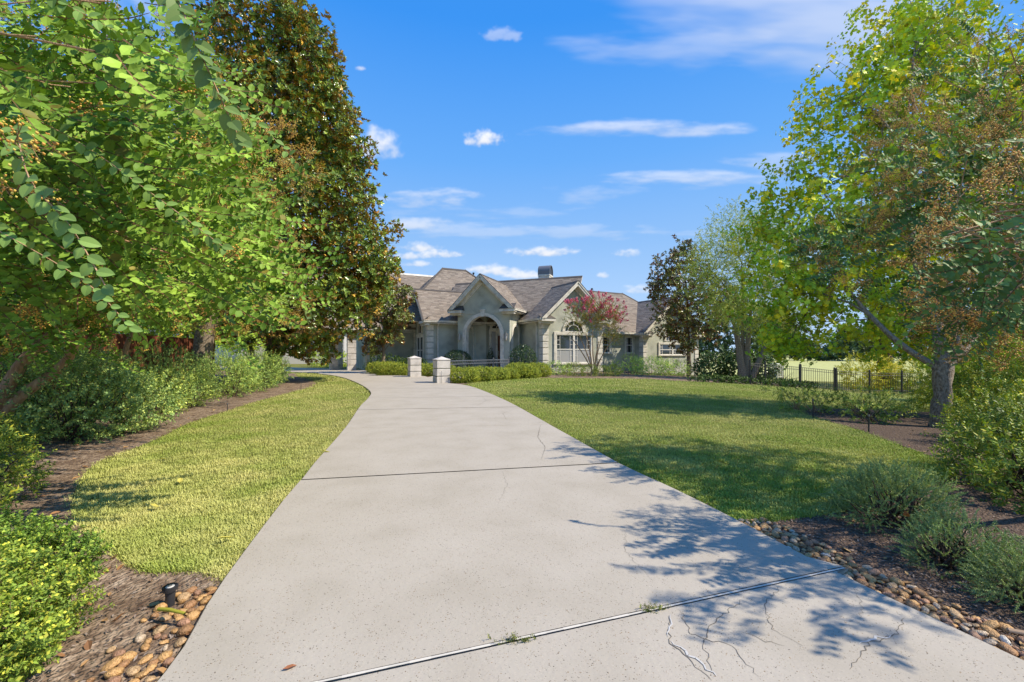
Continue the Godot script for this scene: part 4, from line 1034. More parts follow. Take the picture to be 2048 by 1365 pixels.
func make_twigs() -> void:
	var cg := Color(0.235, 0.39, 0.052)
	T["crape"] = [twig_paired(1, 12, 0.064, 0.042, 0.48, cg), twig_paired(2, 7, 0.060, 0.040, 0.26, cg * 1.1), twig_paired(3, 14, 0.060, 0.040, 0.56, cg * 0.9)]
	var dg := Color(0.16, 0.28, 0.085)
	T["crape_dark"] = [twig_paired(4, 9, 0.060, 0.040, 0.36, dg), twig_paired(5, 7, 0.056, 0.037, 0.26, dg * 1.2)]
	T["crape_small"] = [twig_paired(6, 7, 0.055, 0.034, 0.30, Color(0.25, 0.316, 0.0834), false), twig_paired(7, 6, 0.050, 0.032, 0.25, Color(0.316, 0.283, 0.1), false)]
	T["seed"] = [panicle(1, 54, 0.22, [Color(0.75, 0.506, 0.0891), Color(0.698, 0.38, 0.0633), Color(0.75, 0.632, 0.127), Color(0.512, 0.233, 0.038)]), panicle(2, 42, 0.17, [Color(0.75, 0.486, 0.0891), Color(0.75, 0.571, 0.115), Color(0.464, 0.211, 0.038)])]
	T["seed_brown"] = [panicle(3, 60, 0.20, [Color(0.75, 0.502, 0.097), Color(0.708, 0.356, 0.0734), Color(0.75, 0.646, 0.13), Color(0.486, 0.228, 0.0488)], 0.005)]
	T["bloom"] = [panicle(4, 46, 0.34, [Color(0.75, 0.0687, 0.165), Color(0.75, 0.152, 0.281), Color(0.667, 0.0457, 0.0991), Color(0.75, 0.335, 0.396)], 0.024)]
	T["magnolia"] = [whorl(1, 10, 0.20, 0.085, Color(0.158, 0.247, 0.0428), Color(0.607, 0.363, 0.0772)), whorl(2, 9, 0.18, 0.080, Color(0.264, 0.363, 0.0535), Color(0.502, 0.276, 0.0594)), whorl(3, 11, 0.19, 0.08, Color(0.119, 0.203, 0.0404), Color(0.713, 0.465, 0.101))]
	T["dark_magnolia"] = [whorl(4, 9, 0.17, 0.070, Color(0.13, 0.158, 0.0573), Color(0.308, 0.146, 0.0573)), whorl(5, 8, 0.16, 0.07, Color(0.2, 0.225, 0.0764), Color(0.26, 0.124, 0.0535))]
	T["lobed"] = [twig_lobed(1, 9, 0.115, 0.30, Color(0.474, 0.618, 0.0666)), twig_lobed(2, 8, 0.105, 0.26, Color(0.339, 0.507, 0.059)), twig_lobed(3, 9, 0.11, 0.30, Color(0.724, 0.711, 0.0686))]
	T["pale"] = [twig_spray(1, 12, 0.075, 0.035, 0.28, Color(0.473, 0.508, 0.136), Color(0.725, 0.609, 0.165), 0.2), twig_spray(2, 10, 0.07, 0.033, 0.26, Color(0.363, 0.431, 0.0999), Color(0.613, 0.431, 0.128), 0.2)]
	T["abelia"] = [twig_spray(3, 16, 0.036, 0.018, 0.15, Color(0.299, 0.438, 0.147), Color(0.598, 0.705, 0.209), 0.25), twig_spray(4, 14, 0.034, 0.017, 0.13, Color(0.23, 0.369, 0.132), Color(0.493, 0.634, 0.175), 0.25)]
	T["azalea"] = [twig_spray(5, 13, 0.045, 0.019, 0.13, Color(0.285, 0.389, 0.0764), Color(0.654, 0.613, 0.0954), 0.3), twig_spray(6, 12, 0.042, 0.018, 0.12, Color(0.205, 0.294, 0.0668), Color(0.516, 0.519, 0.0954), 0.2)]
	T["gold"] = [twig_spray(7, 14, 0.06, 0.026, 0.18, Color(0.539, 0.559, 0.0699), Color(0.75, 0.657, 0.0699), 0.45)]
	T["box"] = [twig_spray(8, 18, 0.022, 0.012, 0.075, Color(0.312, 0.422, 0.0689), Color(0.577, 0.603, 0.0862), 0.35), twig_spray(9, 16, 0.021, 0.012, 0.07, Color(0.22, 0.331, 0.0613), Color(0.462, 0.501, 0.0766), 0.3)]
	T["dark_box"] = [twig_spray(10, 16, 0.034, 0.018, 0.10, Color(0.0435, 0.0957, 0.029), Color(0.0725, 0.145, 0.0362), 0.3)]
	T["hedge"] = [twig_spray(11, 16, 0.036, 0.018, 0.11, Color(0.316, 0.388, 0.0684), Color(0.52, 0.543, 0.0941), 0.35), twig_spray(12, 15, 0.034, 0.018, 0.10, Color(0.212, 0.3, 0.0684), Color(0.385, 0.426, 0.0855), 0.3)]
	T["dry"] = [twig_spray(13, 14, 0.034, 0.017, 0.11, Color(0.319, 0.189, 0.087), Color(0.435, 0.246, 0.102), 0.4)]
	T["juniper"] = [needles(1, Color(0.23, 0.32, 0.135)), needles(2, Color(0.31, 0.39, 0.15))]
	T["ivy"] = [twig_spray(14, 9, 0.06, 0.05, 0.10, Color(0.0653, 0.123, 0.0362), Color(0.145, 0.217, 0.0508), 0.3)]
	T["far"] = [twig_spray(15, 14, 0.75, 0.5, 1.6, Color(0.0715, 0.111, 0.0455), Color(0.111, 0.156, 0.0585), 0.3)]

var gapn := FastNoiseLite.new()
func facing(d: Vector3, roll: float) -> Basis:
	var ref := Vector3.UP if absf(d.y) < 0.95 else Vector3.RIGHT
	var x := ref.cross(d).normalized()
	return Basis(x, d, x.cross(d)).rotated(d, roll)
func leaves(parent: Node, called: String, blobs: Array, per_m2: float, twigs: Array, mtl: Material, o := {}) -> void:
	# blobs: [centre, radii]; twigs sit through the outer part of every blob and grow outwards
	var r := RandomNumberGenerator.new(); r.seed = o.get("seed", 1)
	var freq: float = o.get("gap_freq", 0.8); var thr: float = o.get("gap", -0.15)
	gapn.frequency = 1.0; gapn.seed = o.get("seed", 1); gapn.fractal_octaves = 2
	var depth: float = o.get("depth", 0.45); var up: float = o.get("up", 0.3); var wild: float = o.get("wild", 0.5)
	var tint: Array = o.get("tint", [Color(1, 1, 1), Color(1.25, 1.2, 1.1)])
	var sz: Array = o.get("size", [0.85, 1.2])
	var lowest: float = o.get("floor", -100.0)
	var xs: Array = []; var cs: Array = []
	for k in twigs.size():
		xs.append([]); cs.append([])
	for bi in blobs.size():
		var c: Vector3 = blobs[bi][0]; var rad: Vector3 = blobs[bi][1]
		var area := 4.2 * PI * pow((pow(rad.x * rad.y, 1.6) + pow(rad.x * rad.z, 1.6) + pow(rad.y * rad.z, 1.6)) / 3.0, 0.625) * 0.95
		var n := int(area * per_m2)
		for k in n:
			var d := Vector3(r.randfn(), r.randfn(), r.randfn()).normalized()
			var t := 1.0 - depth * r.randf() * r.randf() * 1.5
			if r.randf() < 0.12: t *= r.randf_range(1.0, 1.14)
			var lump := gapn.get_noise_3d((c.x + d.x * rad.x) * freq * 0.7, (c.y + d.y * rad.y) * freq * 0.7, (c.z + d.z * rad.z) * freq * 0.7)
			var p := c + d * rad * t * (1.0 + lump * float(o.get("lump", 0.35)))
			if p.y < lowest: continue
			if gapn.get_noise_3d(p.x * freq + 50, p.y * freq, p.z * freq) < thr: continue
			# skip what lies deep inside another blob
			var deep := false
			for bj in blobs.size():
				if bj == bi: continue
				var q: Vector3 = (p - blobs[bj][0]) / blobs[bj][1]
				if q.length_squared() < 0.30:
					deep = true; break
			if deep and r.randf() < 0.8: continue
			var g := ((d / rad).normalized() * float(o.get("out", 1.0)) + Vector3(0, up, 0) + Vector3(o.get("bias", Vector3.ZERO)) + Vector3(r.randfn(), r.randfn(), r.randfn()) * wild).normalized()
			var w := r.randi() % twigs.size()
			var s := r.randf_range(sz[0], sz[1])
			if o.has("face"):
				var fc: Vector3 = o.face
				var zz := (fc - g * fc.dot(g)).normalized()
				xs[w].append(Transform3D(Basis(g.cross(zz), g, zz).rotated(g, r.randfn(0, 0.45)).scaled(Vector3.ONE * s), p))
			else:
				xs[w].append(Transform3D(facing(g, r.randf() * TAU).scaled(Vector3.ONE * s), p))
			var tn := clampf(0.5 + 0.9 * gapn.get_noise_3d(p.x * freq * 1.7, p.y * freq * 1.7 + 20, p.z * freq * 1.7) + r.randfn(0, 0.18), 0, 1)
			cs[w].append((tint[0] as Color).lerp(tint[1], tn))
	for k in twigs.size():
		if xs[k].size(): copies(called, twigs[k], mtl, xs[k], cs[k], parent)
func limb(m: Mb, a: Vector3, b: Vector3, r0: float, r1: float, sag: float, r: RandomNumberGenerator, sides := 6) -> Array:
	var pts: Array = []; var rad: Array = []
	var n := maxi(4, int(a.distance_to(b) / 0.5))
	var side := Vector3(r.randfn(), r.randfn() * 0.4, r.randfn()) * a.distance_to(b) * 0.06
	for k in n + 1:
		var t := float(k) / n
		pts.append(a.lerp(b, t) + Vector3(0, sag * sin(PI * t), 0) + side * sin(PI * t) + Vector3(r.randfn(), r.randfn(), r.randfn()) * 0.012 * a.distance_to(b) * (1.0 if k > 0 and k < n else 0.0))
		rad.append(lerpf(r0, r1, pow(t, 0.8)))
	m.tube(pts, rad, sides, Color.WHITE, true)
	return pts
func boughs(parent: Node, forks: Array, blobs: Array, r0: float, mtl: Material, seed_: int, twiggy := 5, sides := 6) -> void:
	# from the fork nearest below each blob a bough to its middle, and smaller branches from there outwards
	var r := RandomNumberGenerator.new(); r.seed = seed_
	for e in blobs:
		var c: Vector3 = e[0]; var rad: Vector3 = e[1]
		var best: Vector3 = forks[0]; var bd := 1e9
		for f in forks:
			var d: float = f.distance_to(c) + (3.0 if f.y > c.y else 0.0)
			if d < bd: bd = d; best = f
		var m := Mb.new()
		var k := clampf(rad.length() / 3.5, 0.5, 1.3)
		var pts := limb(m, best, c, r0 * k, r0 * 0.35 * k, 0.06 * best.distance_to(c), r, sides)
		for j in twiggy * 2:
			var from: Vector3 = pts[r.randi_range(pts.size() / 2, pts.size() - 1)]
			var d := Vector3(r.randfn(), r.randfn() * 0.8 + 0.25, r.randfn()).normalized()
			var to := c + d * rad * r.randf_range(0.7, 1.0)
			var q := limb(m, from, to, r0 * 0.28 * k, 0.006, 0.0, r, 4)
			if j % 2 == 0:
				limb(m, q[q.size() / 2], to + Vector3(r.randfn(), r.randfn(), r.randfn()) * rad * 0.15, r0 * 0.12 * k, 0.004, 0.0, r, 3)
		put("bough", m, mtl, parent)
func trunk(parent: Node, pts: Array, rad: Array, mtl: Material, called := "trunk", sides := 10, wob := 0.06) -> void:
	var m := Mb.new()
	var ps: Array = []; var rs: Array = []
	for k in pts.size() - 1:
		for j in 5:
			var t := j / 5.0
			ps.append((pts[k] as Vector3).cubic_interpolate(pts[k + 1], pts[maxi(k - 1, 0)], pts[mini(k + 2, pts.size() - 1)], t))
			rs.append(lerpf(rad[k], rad[k + 1], t))
	ps.append(pts[-1]); rs.append(rad[-1])
	m.tube(ps, rs, sides, Color.WHITE, true, wob)
	put(called, m, mtl, parent)
func B3(a: Array) -> Array:   # [x, y, z, rx, ry, rz] rows to blobs
	var o: Array = []
	for e in a: o.append([Vector3(e[0], e[1], e[2]), Vector3(e[3], e[4], e[5])])
	return o
func near_shoot(parent: Node, pts: Array, n: int, le: float, base: Color, seed_: int, mtl: Material, leafm: Material) -> void:   # a shoot close to the camera whose leaves are pieces of their own
	var r := RandomNumberGenerator.new(); r.seed = seed_
	var m := Mb.new()
	var ps: Array = []; var rs: Array = []
	for k in pts.size() - 1:
		for j in 6:
			ps.append((pts[k] as Vector3).cubic_interpolate(pts[k + 1], pts[maxi(k - 1, 0)], pts[mini(k + 2, pts.size() - 1)], j / 6.0)); rs.append(0.0021)
	ps.append(pts[-1]); rs.append(0.001)
	m.tube(ps, rs, 6)
	var sh := put("shoot", m, mtl, parent)
	sh.position = -(parent as Node3D).position
	n = int(n * 1.7)
	for k in n:
		var t := float(k) / n * (ps.size() - 1.001)
		var p: Vector3 = (ps[int(t)] as Vector3).lerp(ps[int(t) + 1], t - int(t))
		var d: Vector3 = (ps[int(t) + 1] - ps[int(t)]).normalized()
		var s := d.cross(Vector3(0.1, 0.2, 1)).normalized() * (1.0 if k % 2 else -1.0)
		var ld := (s * 0.8 + d * r.randf_range(0.2, 0.8) + Vector3(r.randfn(0, 0.18), -0.35 + r.randfn(0, 0.18), 0.15 + r.randfn(0, 0.25))).normalized()
		var nn := Vector3(r.randf_range(0.0, 0.7), r.randf_range(0.1, 0.6), 0.85 + r.randfn(0, 0.3)); nn = (nn - ld * nn.dot(ld)).normalized()
		var z := le * r.randf_range(0.8, 1.2) * (1.0 - 0.3 * float(k) / n)
		var side := ld.cross(nn)
		var lm := Mb.new()
		var curl := r.randf_range(0.02, 0.10); var col := base * r.randf_range(0.8, 1.25)
		var prev: Array = []
		for j in 8:
			var u := j / 7.0
			var w := z * 0.33 * pow(sin(PI * pow(u, 0.82)), 0.75) if j > 0 and j < 7 else 0.0006
			var c := p + Vector3(0, 0, 0.004) + ld * z * u - nn * curl * z * u * u * 1.6
			var row: Array = [c - side * w + nn * w * 0.22, c, c + side * w + nn * w * 0.22]
			if j > 0:
				lm.quad(prev[0], prev[1], row[1], row[0], col); lm.quad(prev[1], prev[2], row[2], row[1], col)
			prev = row
		put("leaf", lm, leafm, sh)

func crape(called: String, label: String, at: Vector3, stems: Array, blobs: Array, kind: String, per: float, seeds: float, seed_: int, o := {}) -> Node3D:
	var t := thing(called, Vector3.ZERO, label, "tree", o.get("group", ""))
	var r := RandomNumberGenerator.new(); r.seed = seed_
	var forks: Array = []
	for s in stems:
		var tip: Vector3 = s[0]; var rr: float = s[1]
		var b := at + Vector3(r.randfn(), 0, r.randfn()) * 0.10
		trunk(t, [b - Vector3(0, 0.1, 0), b.lerp(tip, 0.3) + Vector3(r.randfn(), 1.2, r.randfn()) * 0.07, b.lerp(tip, 0.65) + Vector3(r.randfn(), 1, r.randfn()) * 0.08, tip], [rr * 1.3, rr, rr * 0.85, rr * 0.6], M.bark_tan, "trunk", 8, 0.04)
		forks.append(tip)
	boughs(t, forks, blobs, 0.038, M.bark_tan, seed_, 5, 5)
	leaves(t, "foliage", blobs, per, T[kind], M.leaf, {"seed": seed_, "gap": o.get("gap", -0.12), "gap_freq": 0.9, "depth": 0.75, "up": -0.05, "wild": 0.35, "out": 0.45, "face": o.get("face", Vector3(0.52, 0.30, 0.80)), "bias": o.get("bias", Vector3(0.75, -0.45, 0.15)), "tint": o.get("tint", [Color(0.62, 0.68, 0.6), Color(1.35, 1.25, 1.25)]), "size": o.get("size", [0.9, 1.3])})
	if seeds > 0:
		leaves(t, "seed_heads", blobs, seeds, T[o.get("seed_kind", "seed")], M.seed, {"seed": seed_ + 7, "gap": 0.02, "gap_freq": 0.8, "depth": 0.14, "up": 0.3, "wild": 0.5, "size": [0.8, 1.3], "lump": 0.42})
	rebase(t, at)
	return t
func shrub(called: String, label: String, at: Vector3, blobs: Array, kind: String, per: float, seed_: int, o := {}) -> Node3D:
	var t := thing(called, Vector3.ZERO, label, o.get("category", "shrub"), o.get("group", ""))
	var r := RandomNumberGenerator.new(); r.seed = seed_
	var m := Mb.new()
	for e in blobs:
		for k in o.get("stems", 7):
			var d := Vector3(r.randfn(), absf(r.randfn()) + 0.3, r.randfn()).normalized()
			var to: Vector3 = e[0] + d * e[1] * 0.85
			var from := Vector3(lerpf(at.x, e[0].x, 0.8), gy(e[0].x, e[0].z) - 0.02, lerpf(at.z, e[0].z, 0.8)) + Vector3(r.randfn(), 0, r.randfn()) * 0.06
			limb(m, from, to, o.get("stem_r", 0.011), 0.003, 0.0, r, 4)
	put("stems", m, o.get("bark", M.bark_brown), t)
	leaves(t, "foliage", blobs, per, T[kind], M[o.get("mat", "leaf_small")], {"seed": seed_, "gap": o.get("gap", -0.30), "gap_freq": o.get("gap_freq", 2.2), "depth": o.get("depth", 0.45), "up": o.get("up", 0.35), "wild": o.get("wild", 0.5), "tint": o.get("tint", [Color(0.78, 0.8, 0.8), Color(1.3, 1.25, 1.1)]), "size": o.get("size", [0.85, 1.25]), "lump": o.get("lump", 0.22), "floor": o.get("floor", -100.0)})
	rebase(t, at)
	return t

func make_trees() -> void:
	# left row of crape myrtles
	var t := crape("crape_myrtle", "green crape myrtle nearest the camera, its shoots hanging over the top left corner", Vector3(-4.6, 0, -1.7), [[Vector3(-4.2, 2.4, -2.0), 0.06], [Vector3(-4.5, 2.6, -2.6), 0.055], [Vector3(-4.9, 2.7, -1.4), 0.05]],
		B3([[-3.2, 2.75, -2.55, 1.25, 1.1, 0.9], [-2.8, 2.15, -3.2, 0.85, 0.7, 0.8], [-3.6, 3.5, -3.5, 1.15, 1.0, 1.1], [-2.6, 2.9, -1.95, 0.85, 0.7, 0.6], [-4.6, 4.2, -2.8, 1.8, 1.3, 1.5], [-3.4, 2.15, -2.6, 0.75, 0.5, 0.55]]), "crape", 36, 4.0, 101, {"group": "crape myrtles along the left bed"})
	for e in [[-1.62, 2.02, -1.32, 1.0], [-1.70, 1.90, -1.40, 0.9], [-2.3, 2.35, -1.9, 1.1]]:
		var sp := put("seed_head", T["seed"][0], M.seed, t)
		sp.transform = Transform3D(facing(Vector3(0.95, -0.12, 0.1).normalized(), 0.6).scaled(Vector3.ONE * float(e[3])), Vector3(e[0], e[1], e[2]) - t.position)
	near_shoot(t, [Vector3(-1.25, 2.75, -1.5), Vector3(-0.93, 2.33, -1.18), Vector3(-0.83, 2.12, -1.16), Vector3(-0.76, 1.93, -1.2)], 22, 0.062, Color(0.16, 0.25, 0.07), 5, M.bark_tan, M.leaf)
	near_shoot(t, [Vector3(-1.75, 2.15, -1.5), Vector3(-1.42, 1.86, -1.25), Vector3(-1.30, 1.72, -1.25), Vector3(-1.20, 1.52, -1.27)], 18, 0.058, Color(0.20, 0.32, 0.08), 6, M.bark_tan, M.leaf)
	near_shoot(t, [Vector3(-2.6, 2.6, -2.0), Vector3(-2.05, 2.35, -1.95), Vector3(-1.7, 2.1, -2.0), Vector3(-1.4, 1.85, -2.1)], 26, 0.062, Color(0.21, 0.34, 0.08), 7, M.bark_tan, M.leaf)
	near_shoot(t, [Vector3(-2.4, 3.2, -2.2), Vector3(-1.9, 2.95, -2.3), Vector3(-1.5, 2.7, -2.4), Vector3(-1.25, 2.45, -2.5)], 26, 0.062, Color(0.20, 0.33, 0.08), 8, M.bark_tan, M.leaf)
	near_shoot(t, [Vector3(-2.5, 2.0, -1.9), Vector3(-2.15, 1.85, -1.8), Vector3(-1.85, 1.65, -1.85), Vector3(-1.7, 1.45, -1.9)], 22, 0.060, Color(0.20, 0.33, 0.08), 9, M.bark_tan, M.leaf)
	crape("crape_myrtle", "crape myrtle with leaning tan trunks and golden seed heads, left of the lawn", Vector3(-7.3, 0, -5.9), [[Vector3(-6.45, 1.75, -6.1), 0.085], [Vector3(-6.0, 1.72, -5.9), 0.072], [Vector3(-7.2, 2.3, -5.8), 0.08], [Vector3(-7.7, 2.5, -6.6), 0.07]],
		B3([[-6.4, 3.4, -6.1, 2.1, 1.6, 2.0], [-6.0, 4.7, -6.8, 1.6, 1.4, 1.8], [-7.6, 5.4, -7.0, 2.4, 1.9, 2.4], [-4.7, 3.0, -5.4, 1.2, 1.1, 1.3], [-5.6, 2.2, -4.9, 1.2, 0.75, 1.1], [-6.5, 2.4, -5.2, 1.3, 0.9, 1.2]]), "crape", 26, 9.0, 102, {"group": "crape myrtles along the left bed"})
	leaves(get_node("crape_myrtle_001"), "seed_heads", [[Vector3(-4.75, 1.98, -4.8) - Vector3(-7.3, 0, -5.9), Vector3(0.5, 0.26, 0.35)], [Vector3(-3.9, 4.2, -6.2) - Vector3(-7.3, 0, -5.9), Vector3(0.9, 0.7, 0.7)]], 34, T["seed"], M.seed, {"seed": 61, "gap": -0.3, "size": [0.8, 1.2], "depth": 0.9})
	crape("crape_myrtle", "further crape myrtle of the left row, thick with brown seed heads beside the magnolia", Vector3(-10.4, 0, -11.2), [[Vector3(-9.6, 2.2, -11.0), 0.07], [Vector3(-10.8, 2.4, -11.4), 0.07], [Vector3(-10.1, 2.4, -10.4), 0.06]],
		B3([[-7.2, 3.3, -10.2, 1.9, 1.5, 1.8], [-8.6, 4.6, -11.0, 2.3, 2.0, 2.2], [-7.6, 4.6, -10.0, 1.5, 1.3, 1.6], [-9.6, 3.4, -9.6, 2.2, 1.3, 1.8]]), "crape", 20, 26.0, 103, {"group": "crape myrtles along the left bed", "tint": [Color(0.85, 0.85, 0.8), Color(1.5, 1.3, 1.0)]})
	# dark tree with the grey trunk behind the left shrubs
	t = thing("shade_tree", Vector3.ZERO, "dark evergreen tree with a thick grey trunk behind the left shrubs", "tree")
	trunk(t, [Vector3(-11.0, -0.1, -15.0), Vector3(-10.95, 1.2, -15.0), Vector3(-10.8, 2.6, -15.1), Vector3(-10.7, 4.2, -15.2)], [0.42, 0.31, 0.29, 0.22], M.bark_grey)
	var bl := B3([[-10.8, 5.6, -15.0, 3.0, 2.2, 2.8], [-12.6, 8.0, -15.6, 3.4, 3.0, 3.0], [-9.4, 4.0, -14.2, 1.8, 1.2, 1.6], [-12.8, 4.0, -14.4, 2.2, 1.4, 2.0], [-8.6, 2.6, -15.2, 1.5, 0.8, 1.4]])
	boughs(t, [Vector3(-10.75, 3.4, -15.1), Vector3(-10.7, 4.2, -15.2)], bl, 0.12, M.bark_grey, 12)
	leaves(t, "foliage", bl, 11, T["dark_magnolia"], M.leaf_glossy, {"seed": 31, "gap": -0.1, "depth": 0.6, "tint": [Color(0.8, 0.95, 0.7), Color(1.2, 1.5, 0.9)]})
	rebase(t, Vector3(-11.0, 0, -15.0))
	# trees beyond the cedar fence
	for e in [["leafy tree beyond the cedar fence at the left edge", -14.5, -10.5, 41], ["leafy tree beyond the cedar fence behind the grey trunk", -18.5, -19.0, 42], ["leafy tree beyond the cedar fence near the neighbouring house", -23.0, -30.0, 43], ["low leafy tree past the driveway's far bend", -27.0, -44.0, 44]]:
		t = thing("background_tree", Vector3.ZERO, e[0], "tree", "trees beyond the cedar fence")
		var tb := Vector3(e[1], 0, e[2])
		trunk(t, [tb - Vector3(0, 0.1, 0), tb + Vector3(0.1, 1.2, 0), tb + Vector3(0, 2.6, 0.1), tb + Vector3(0.1, 4.4, 0)], [0.3, 0.22, 0.19, 0.13], M.bark_brown)
		bl = B3([[e[1], 5.2, e[2], 3.2, 2.4, 3.0], [e[1] + 1.2, 3.0, e[2] + 0.8, 2.4, 1.6, 2.2], [e[1] - 1.8, 3.2, e[2] - 0.6, 2.4, 1.8, 2.2], [e[1] + 0.4, 7.6, e[2], 2.4, 1.9, 2.2]])
		boughs(t, [tb + Vector3(0, 2.6, 0.1), tb + Vector3(0.1, 4.4, 0)], bl, 0.09, M.bark_brown, e[3])
		leaves(t, "foliage", bl, 9, T["lobed"], M.leaf, {"seed": e[3], "gap": -0.12, "size": [1.1, 1.6], "tint": [Color(0.55, 0.75, 0.8), Color(1.0, 1.05, 0.9)]})
		rebase(t, tb)
	# great magnolia
	t = thing("magnolia_tree", Vector3.ZERO, "huge bronze and green magnolia towering left of the driveway", "tree")
	trunk(t, [Vector3(-11.8, -0.1, -20.9), Vector3(-11.75, 1.4, -20.9), Vector3(-11.6, 4.0, -21.0), Vector3(-11.4, 9.0, -21.0), Vector3(-11.4, 15.5, -21.0)], [0.52, 0.38, 0.36, 0.26, 0.08], M.bark_grey)
	bl = B3([[-12.6, 16.6, -21, 2.6, 2.8, 2.8], [-14.2, 13.0, -21, 2.8, 3.0, 2.8], [-10.9, 17.2, -21, 1.2, 1.6, 1.3], [-11.2, 12.4, -21, 3.3, 2.8, 3.4], [-9.3, 11.6, -20.6, 1.6, 1.9, 2.0], [-8.9, 9.4, -20.6, 2.0, 1.5, 2.0], [-10.6, 8.2, -20.5, 3.7, 2.4, 3.6], [-7.9, 6.4, -20.5, 2.3, 1.9, 2.4], [-7.6, 4.4, -20.2, 2.1, 1.3, 2.2], [-9.4, 3.4, -20, 2.8, 1.9, 2.8], [-11.6, 3.4, -19.3, 3.0, 1.6, 2.6], [-13.8, 6, -21, 3.3, 3, 3.4], [-9.6, 1.7, -19.6, 1.6, 0.8, 1.4], [-9.8, 16.0, -21, 1.4, 2.0, 1.6], [-9.2, 13.4, -21, 1.3, 1.5, 1.5], [-8.0, 10.8, -20.6, 1.2, 1.3, 1.4], [-9.9, 14.6, -20.8, 1.4, 1.8, 1.6], [-6.6, 5.2, -20.4, 1.2, 1.1, 1.2]])
	boughs(t, [Vector3(-11.7, 2.6, -20.9), Vector3(-11.6, 4.5, -21.0), Vector3(-11.45, 7.5, -21.0), Vector3(-11.4, 11.0, -21.0), Vector3(-11.4, 14.0, -21.0)], bl, 0.12, M.bark_grey, 13)
	leaves(t, "foliage", bl, 21, T["magnolia"], M.leaf_glossy, {"seed": 32, "gap": -0.26, "gap_freq": 0.75, "depth": 0.55, "up": 0.2, "wild": 0.55, "lump": 0.5, "tint": [Color(0.75, 0.82, 0.8), Color(1.35, 1.2, 0.85)]})
	rebase(t, Vector3(-11.8, 0, -20.9))
	# small magnolia by the left wing
	t = thing("small_magnolia", Vector3.ZERO, "small slender magnolia in front of the left wing wall", "tree")
	trunk(t, [Vector3(-8.3, -0.1, -27.3), Vector3(-8.25, 1.4, -27.3), Vector3(-8.2, 3.0, -27.3), Vector3(-8.2, 4.8, -27.3)], [0.13, 0.10, 0.07, 0.03], M.bark_grey)
	bl = B3([[-8.1, 4.4, -27.3, 1.4, 1.3, 1.2], [-8.6, 2.9, -27.2, 1.1, 1.0, 1.0], [-7.3, 3.7, -27.3, 0.9, 0.9, 0.9], [-7.0, 5.0, -27.4, 0.8, 0.8, 0.8], [-8.9, 1.7, -27.0, 0.7, 0.7, 0.7], [-7.7, 2.3, -27.1, 0.7, 0.6, 0.7]])
	boughs(t, [Vector3(-8.25, 1.4, -27.3), Vector3(-8.2, 3.0, -27.3)], bl, 0.05, M.bark_grey, 14)
	leaves(t, "foliage", bl, 26, T["dark_magnolia"], M.leaf_glossy, {"seed": 33, "gap": -0.12, "gap_freq": 1.3, "tint": [Color(0.9, 1.0, 0.8), Color(1.9, 1.9, 1.2)]})
	rebase(t, Vector3(-8.3, 0, -27.3))
	# flowering crape myrtle by the house
	t = thing("flowering_crape_myrtle", Vector3.ZERO, "vase-shaped crape myrtle with crimson blooms in front of the right gable", "tree")
	var fb := on(5.05, -26.3); var fr := RandomNumberGenerator.new(); fr.seed = 8
	var forks: Array = []
	for k in 8:
		var tip := Vector3(5.05 + lerpf(-1.35, 1.35, k / 7.0), fr.randf_range(1.9, 2.6), -26.3 + fr.randf_range(-0.7, 0.7))
		trunk(t, [fb + Vector3(fr.randfn() * 0.08, -0.05, fr.randfn() * 0.08), fb.lerp(tip, 0.35) + Vector3(0, 0.18, 0), fb.lerp(tip, 0.7) + Vector3(0, 0.12, 0), tip], [0.045, 0.038, 0.03, 0.02], M.bark_tan, "trunk", 6)
		forks.append(tip)
	bl = B3([[4.3, 3.0, -26.3, 0.95, 0.75, 0.9], [5.4, 3.2, -26.2, 1.0, 0.9, 0.9], [6.3, 3.0, -26.3, 0.8, 0.8, 0.8], [5.0, 4.0, -26.3, 1.2, 0.8, 0.9], [6.1, 3.9, -26.4, 0.8, 0.75, 0.8], [4.0, 3.8, -26.4, 0.7, 0.6, 0.7], [6.1, 2.2, -26.2, 0.6, 0.5, 0.6]])
	boughs(t, forks, bl, 0.022, M.bark_tan, 15, 4, 4)
	leaves(t, "foliage", bl, 36, T["crape_small"], M.leaf, {"seed": 34, "gap": -0.22, "gap_freq": 1.6, "depth": 0.8, "up": 0.8, "wild": 0.45, "tint": [Color(0.8, 0.95, 0.8), Color(1.7, 1.25, 0.8)]})
	leaves(t, "blooms", B3([[4.2, 4.1, -26.3, 0.9, 0.45, 0.8], [5.2, 4.35, -26.2, 1.0, 0.5, 0.8], [6.2, 4.1, -26.3, 0.75, 0.5, 0.7], [6.6, 3.5, -26.2, 0.5, 0.4, 0.5], [5.1, 3.5, -25.6, 0.9, 0.5, 0.4]]), 9.0, T["bloom"], M.flower, {"seed": 35, "gap": -0.05, "gap_freq": 2.0, "depth": 0.3, "up": 1.1, "wild": 0.3, "size": [0.6, 1.05], "tint": [Color(0.9, 0.9, 0.9), Color(1.15, 1.3, 1.3)]})
	rebase(t, on(5.05, -26.3))
	# dark tree in front of the far right gable
	t = thing("dark_magnolia", Vector3.ZERO, "dark brownish magnolia in front of the far right gable", "tree")
	var g0 := gy(13.0, -31.2)
	trunk(t, [Vector3(13.0, g0 - 0.1, -31.2), Vector3(13.0, g0 + 1.2, -31.2), Vector3(12.9, 3.0, -31.2), Vector3(12.7, 6.5, -31.0)], [0.19, 0.15, 0.13, 0.05], M.bark_grey)
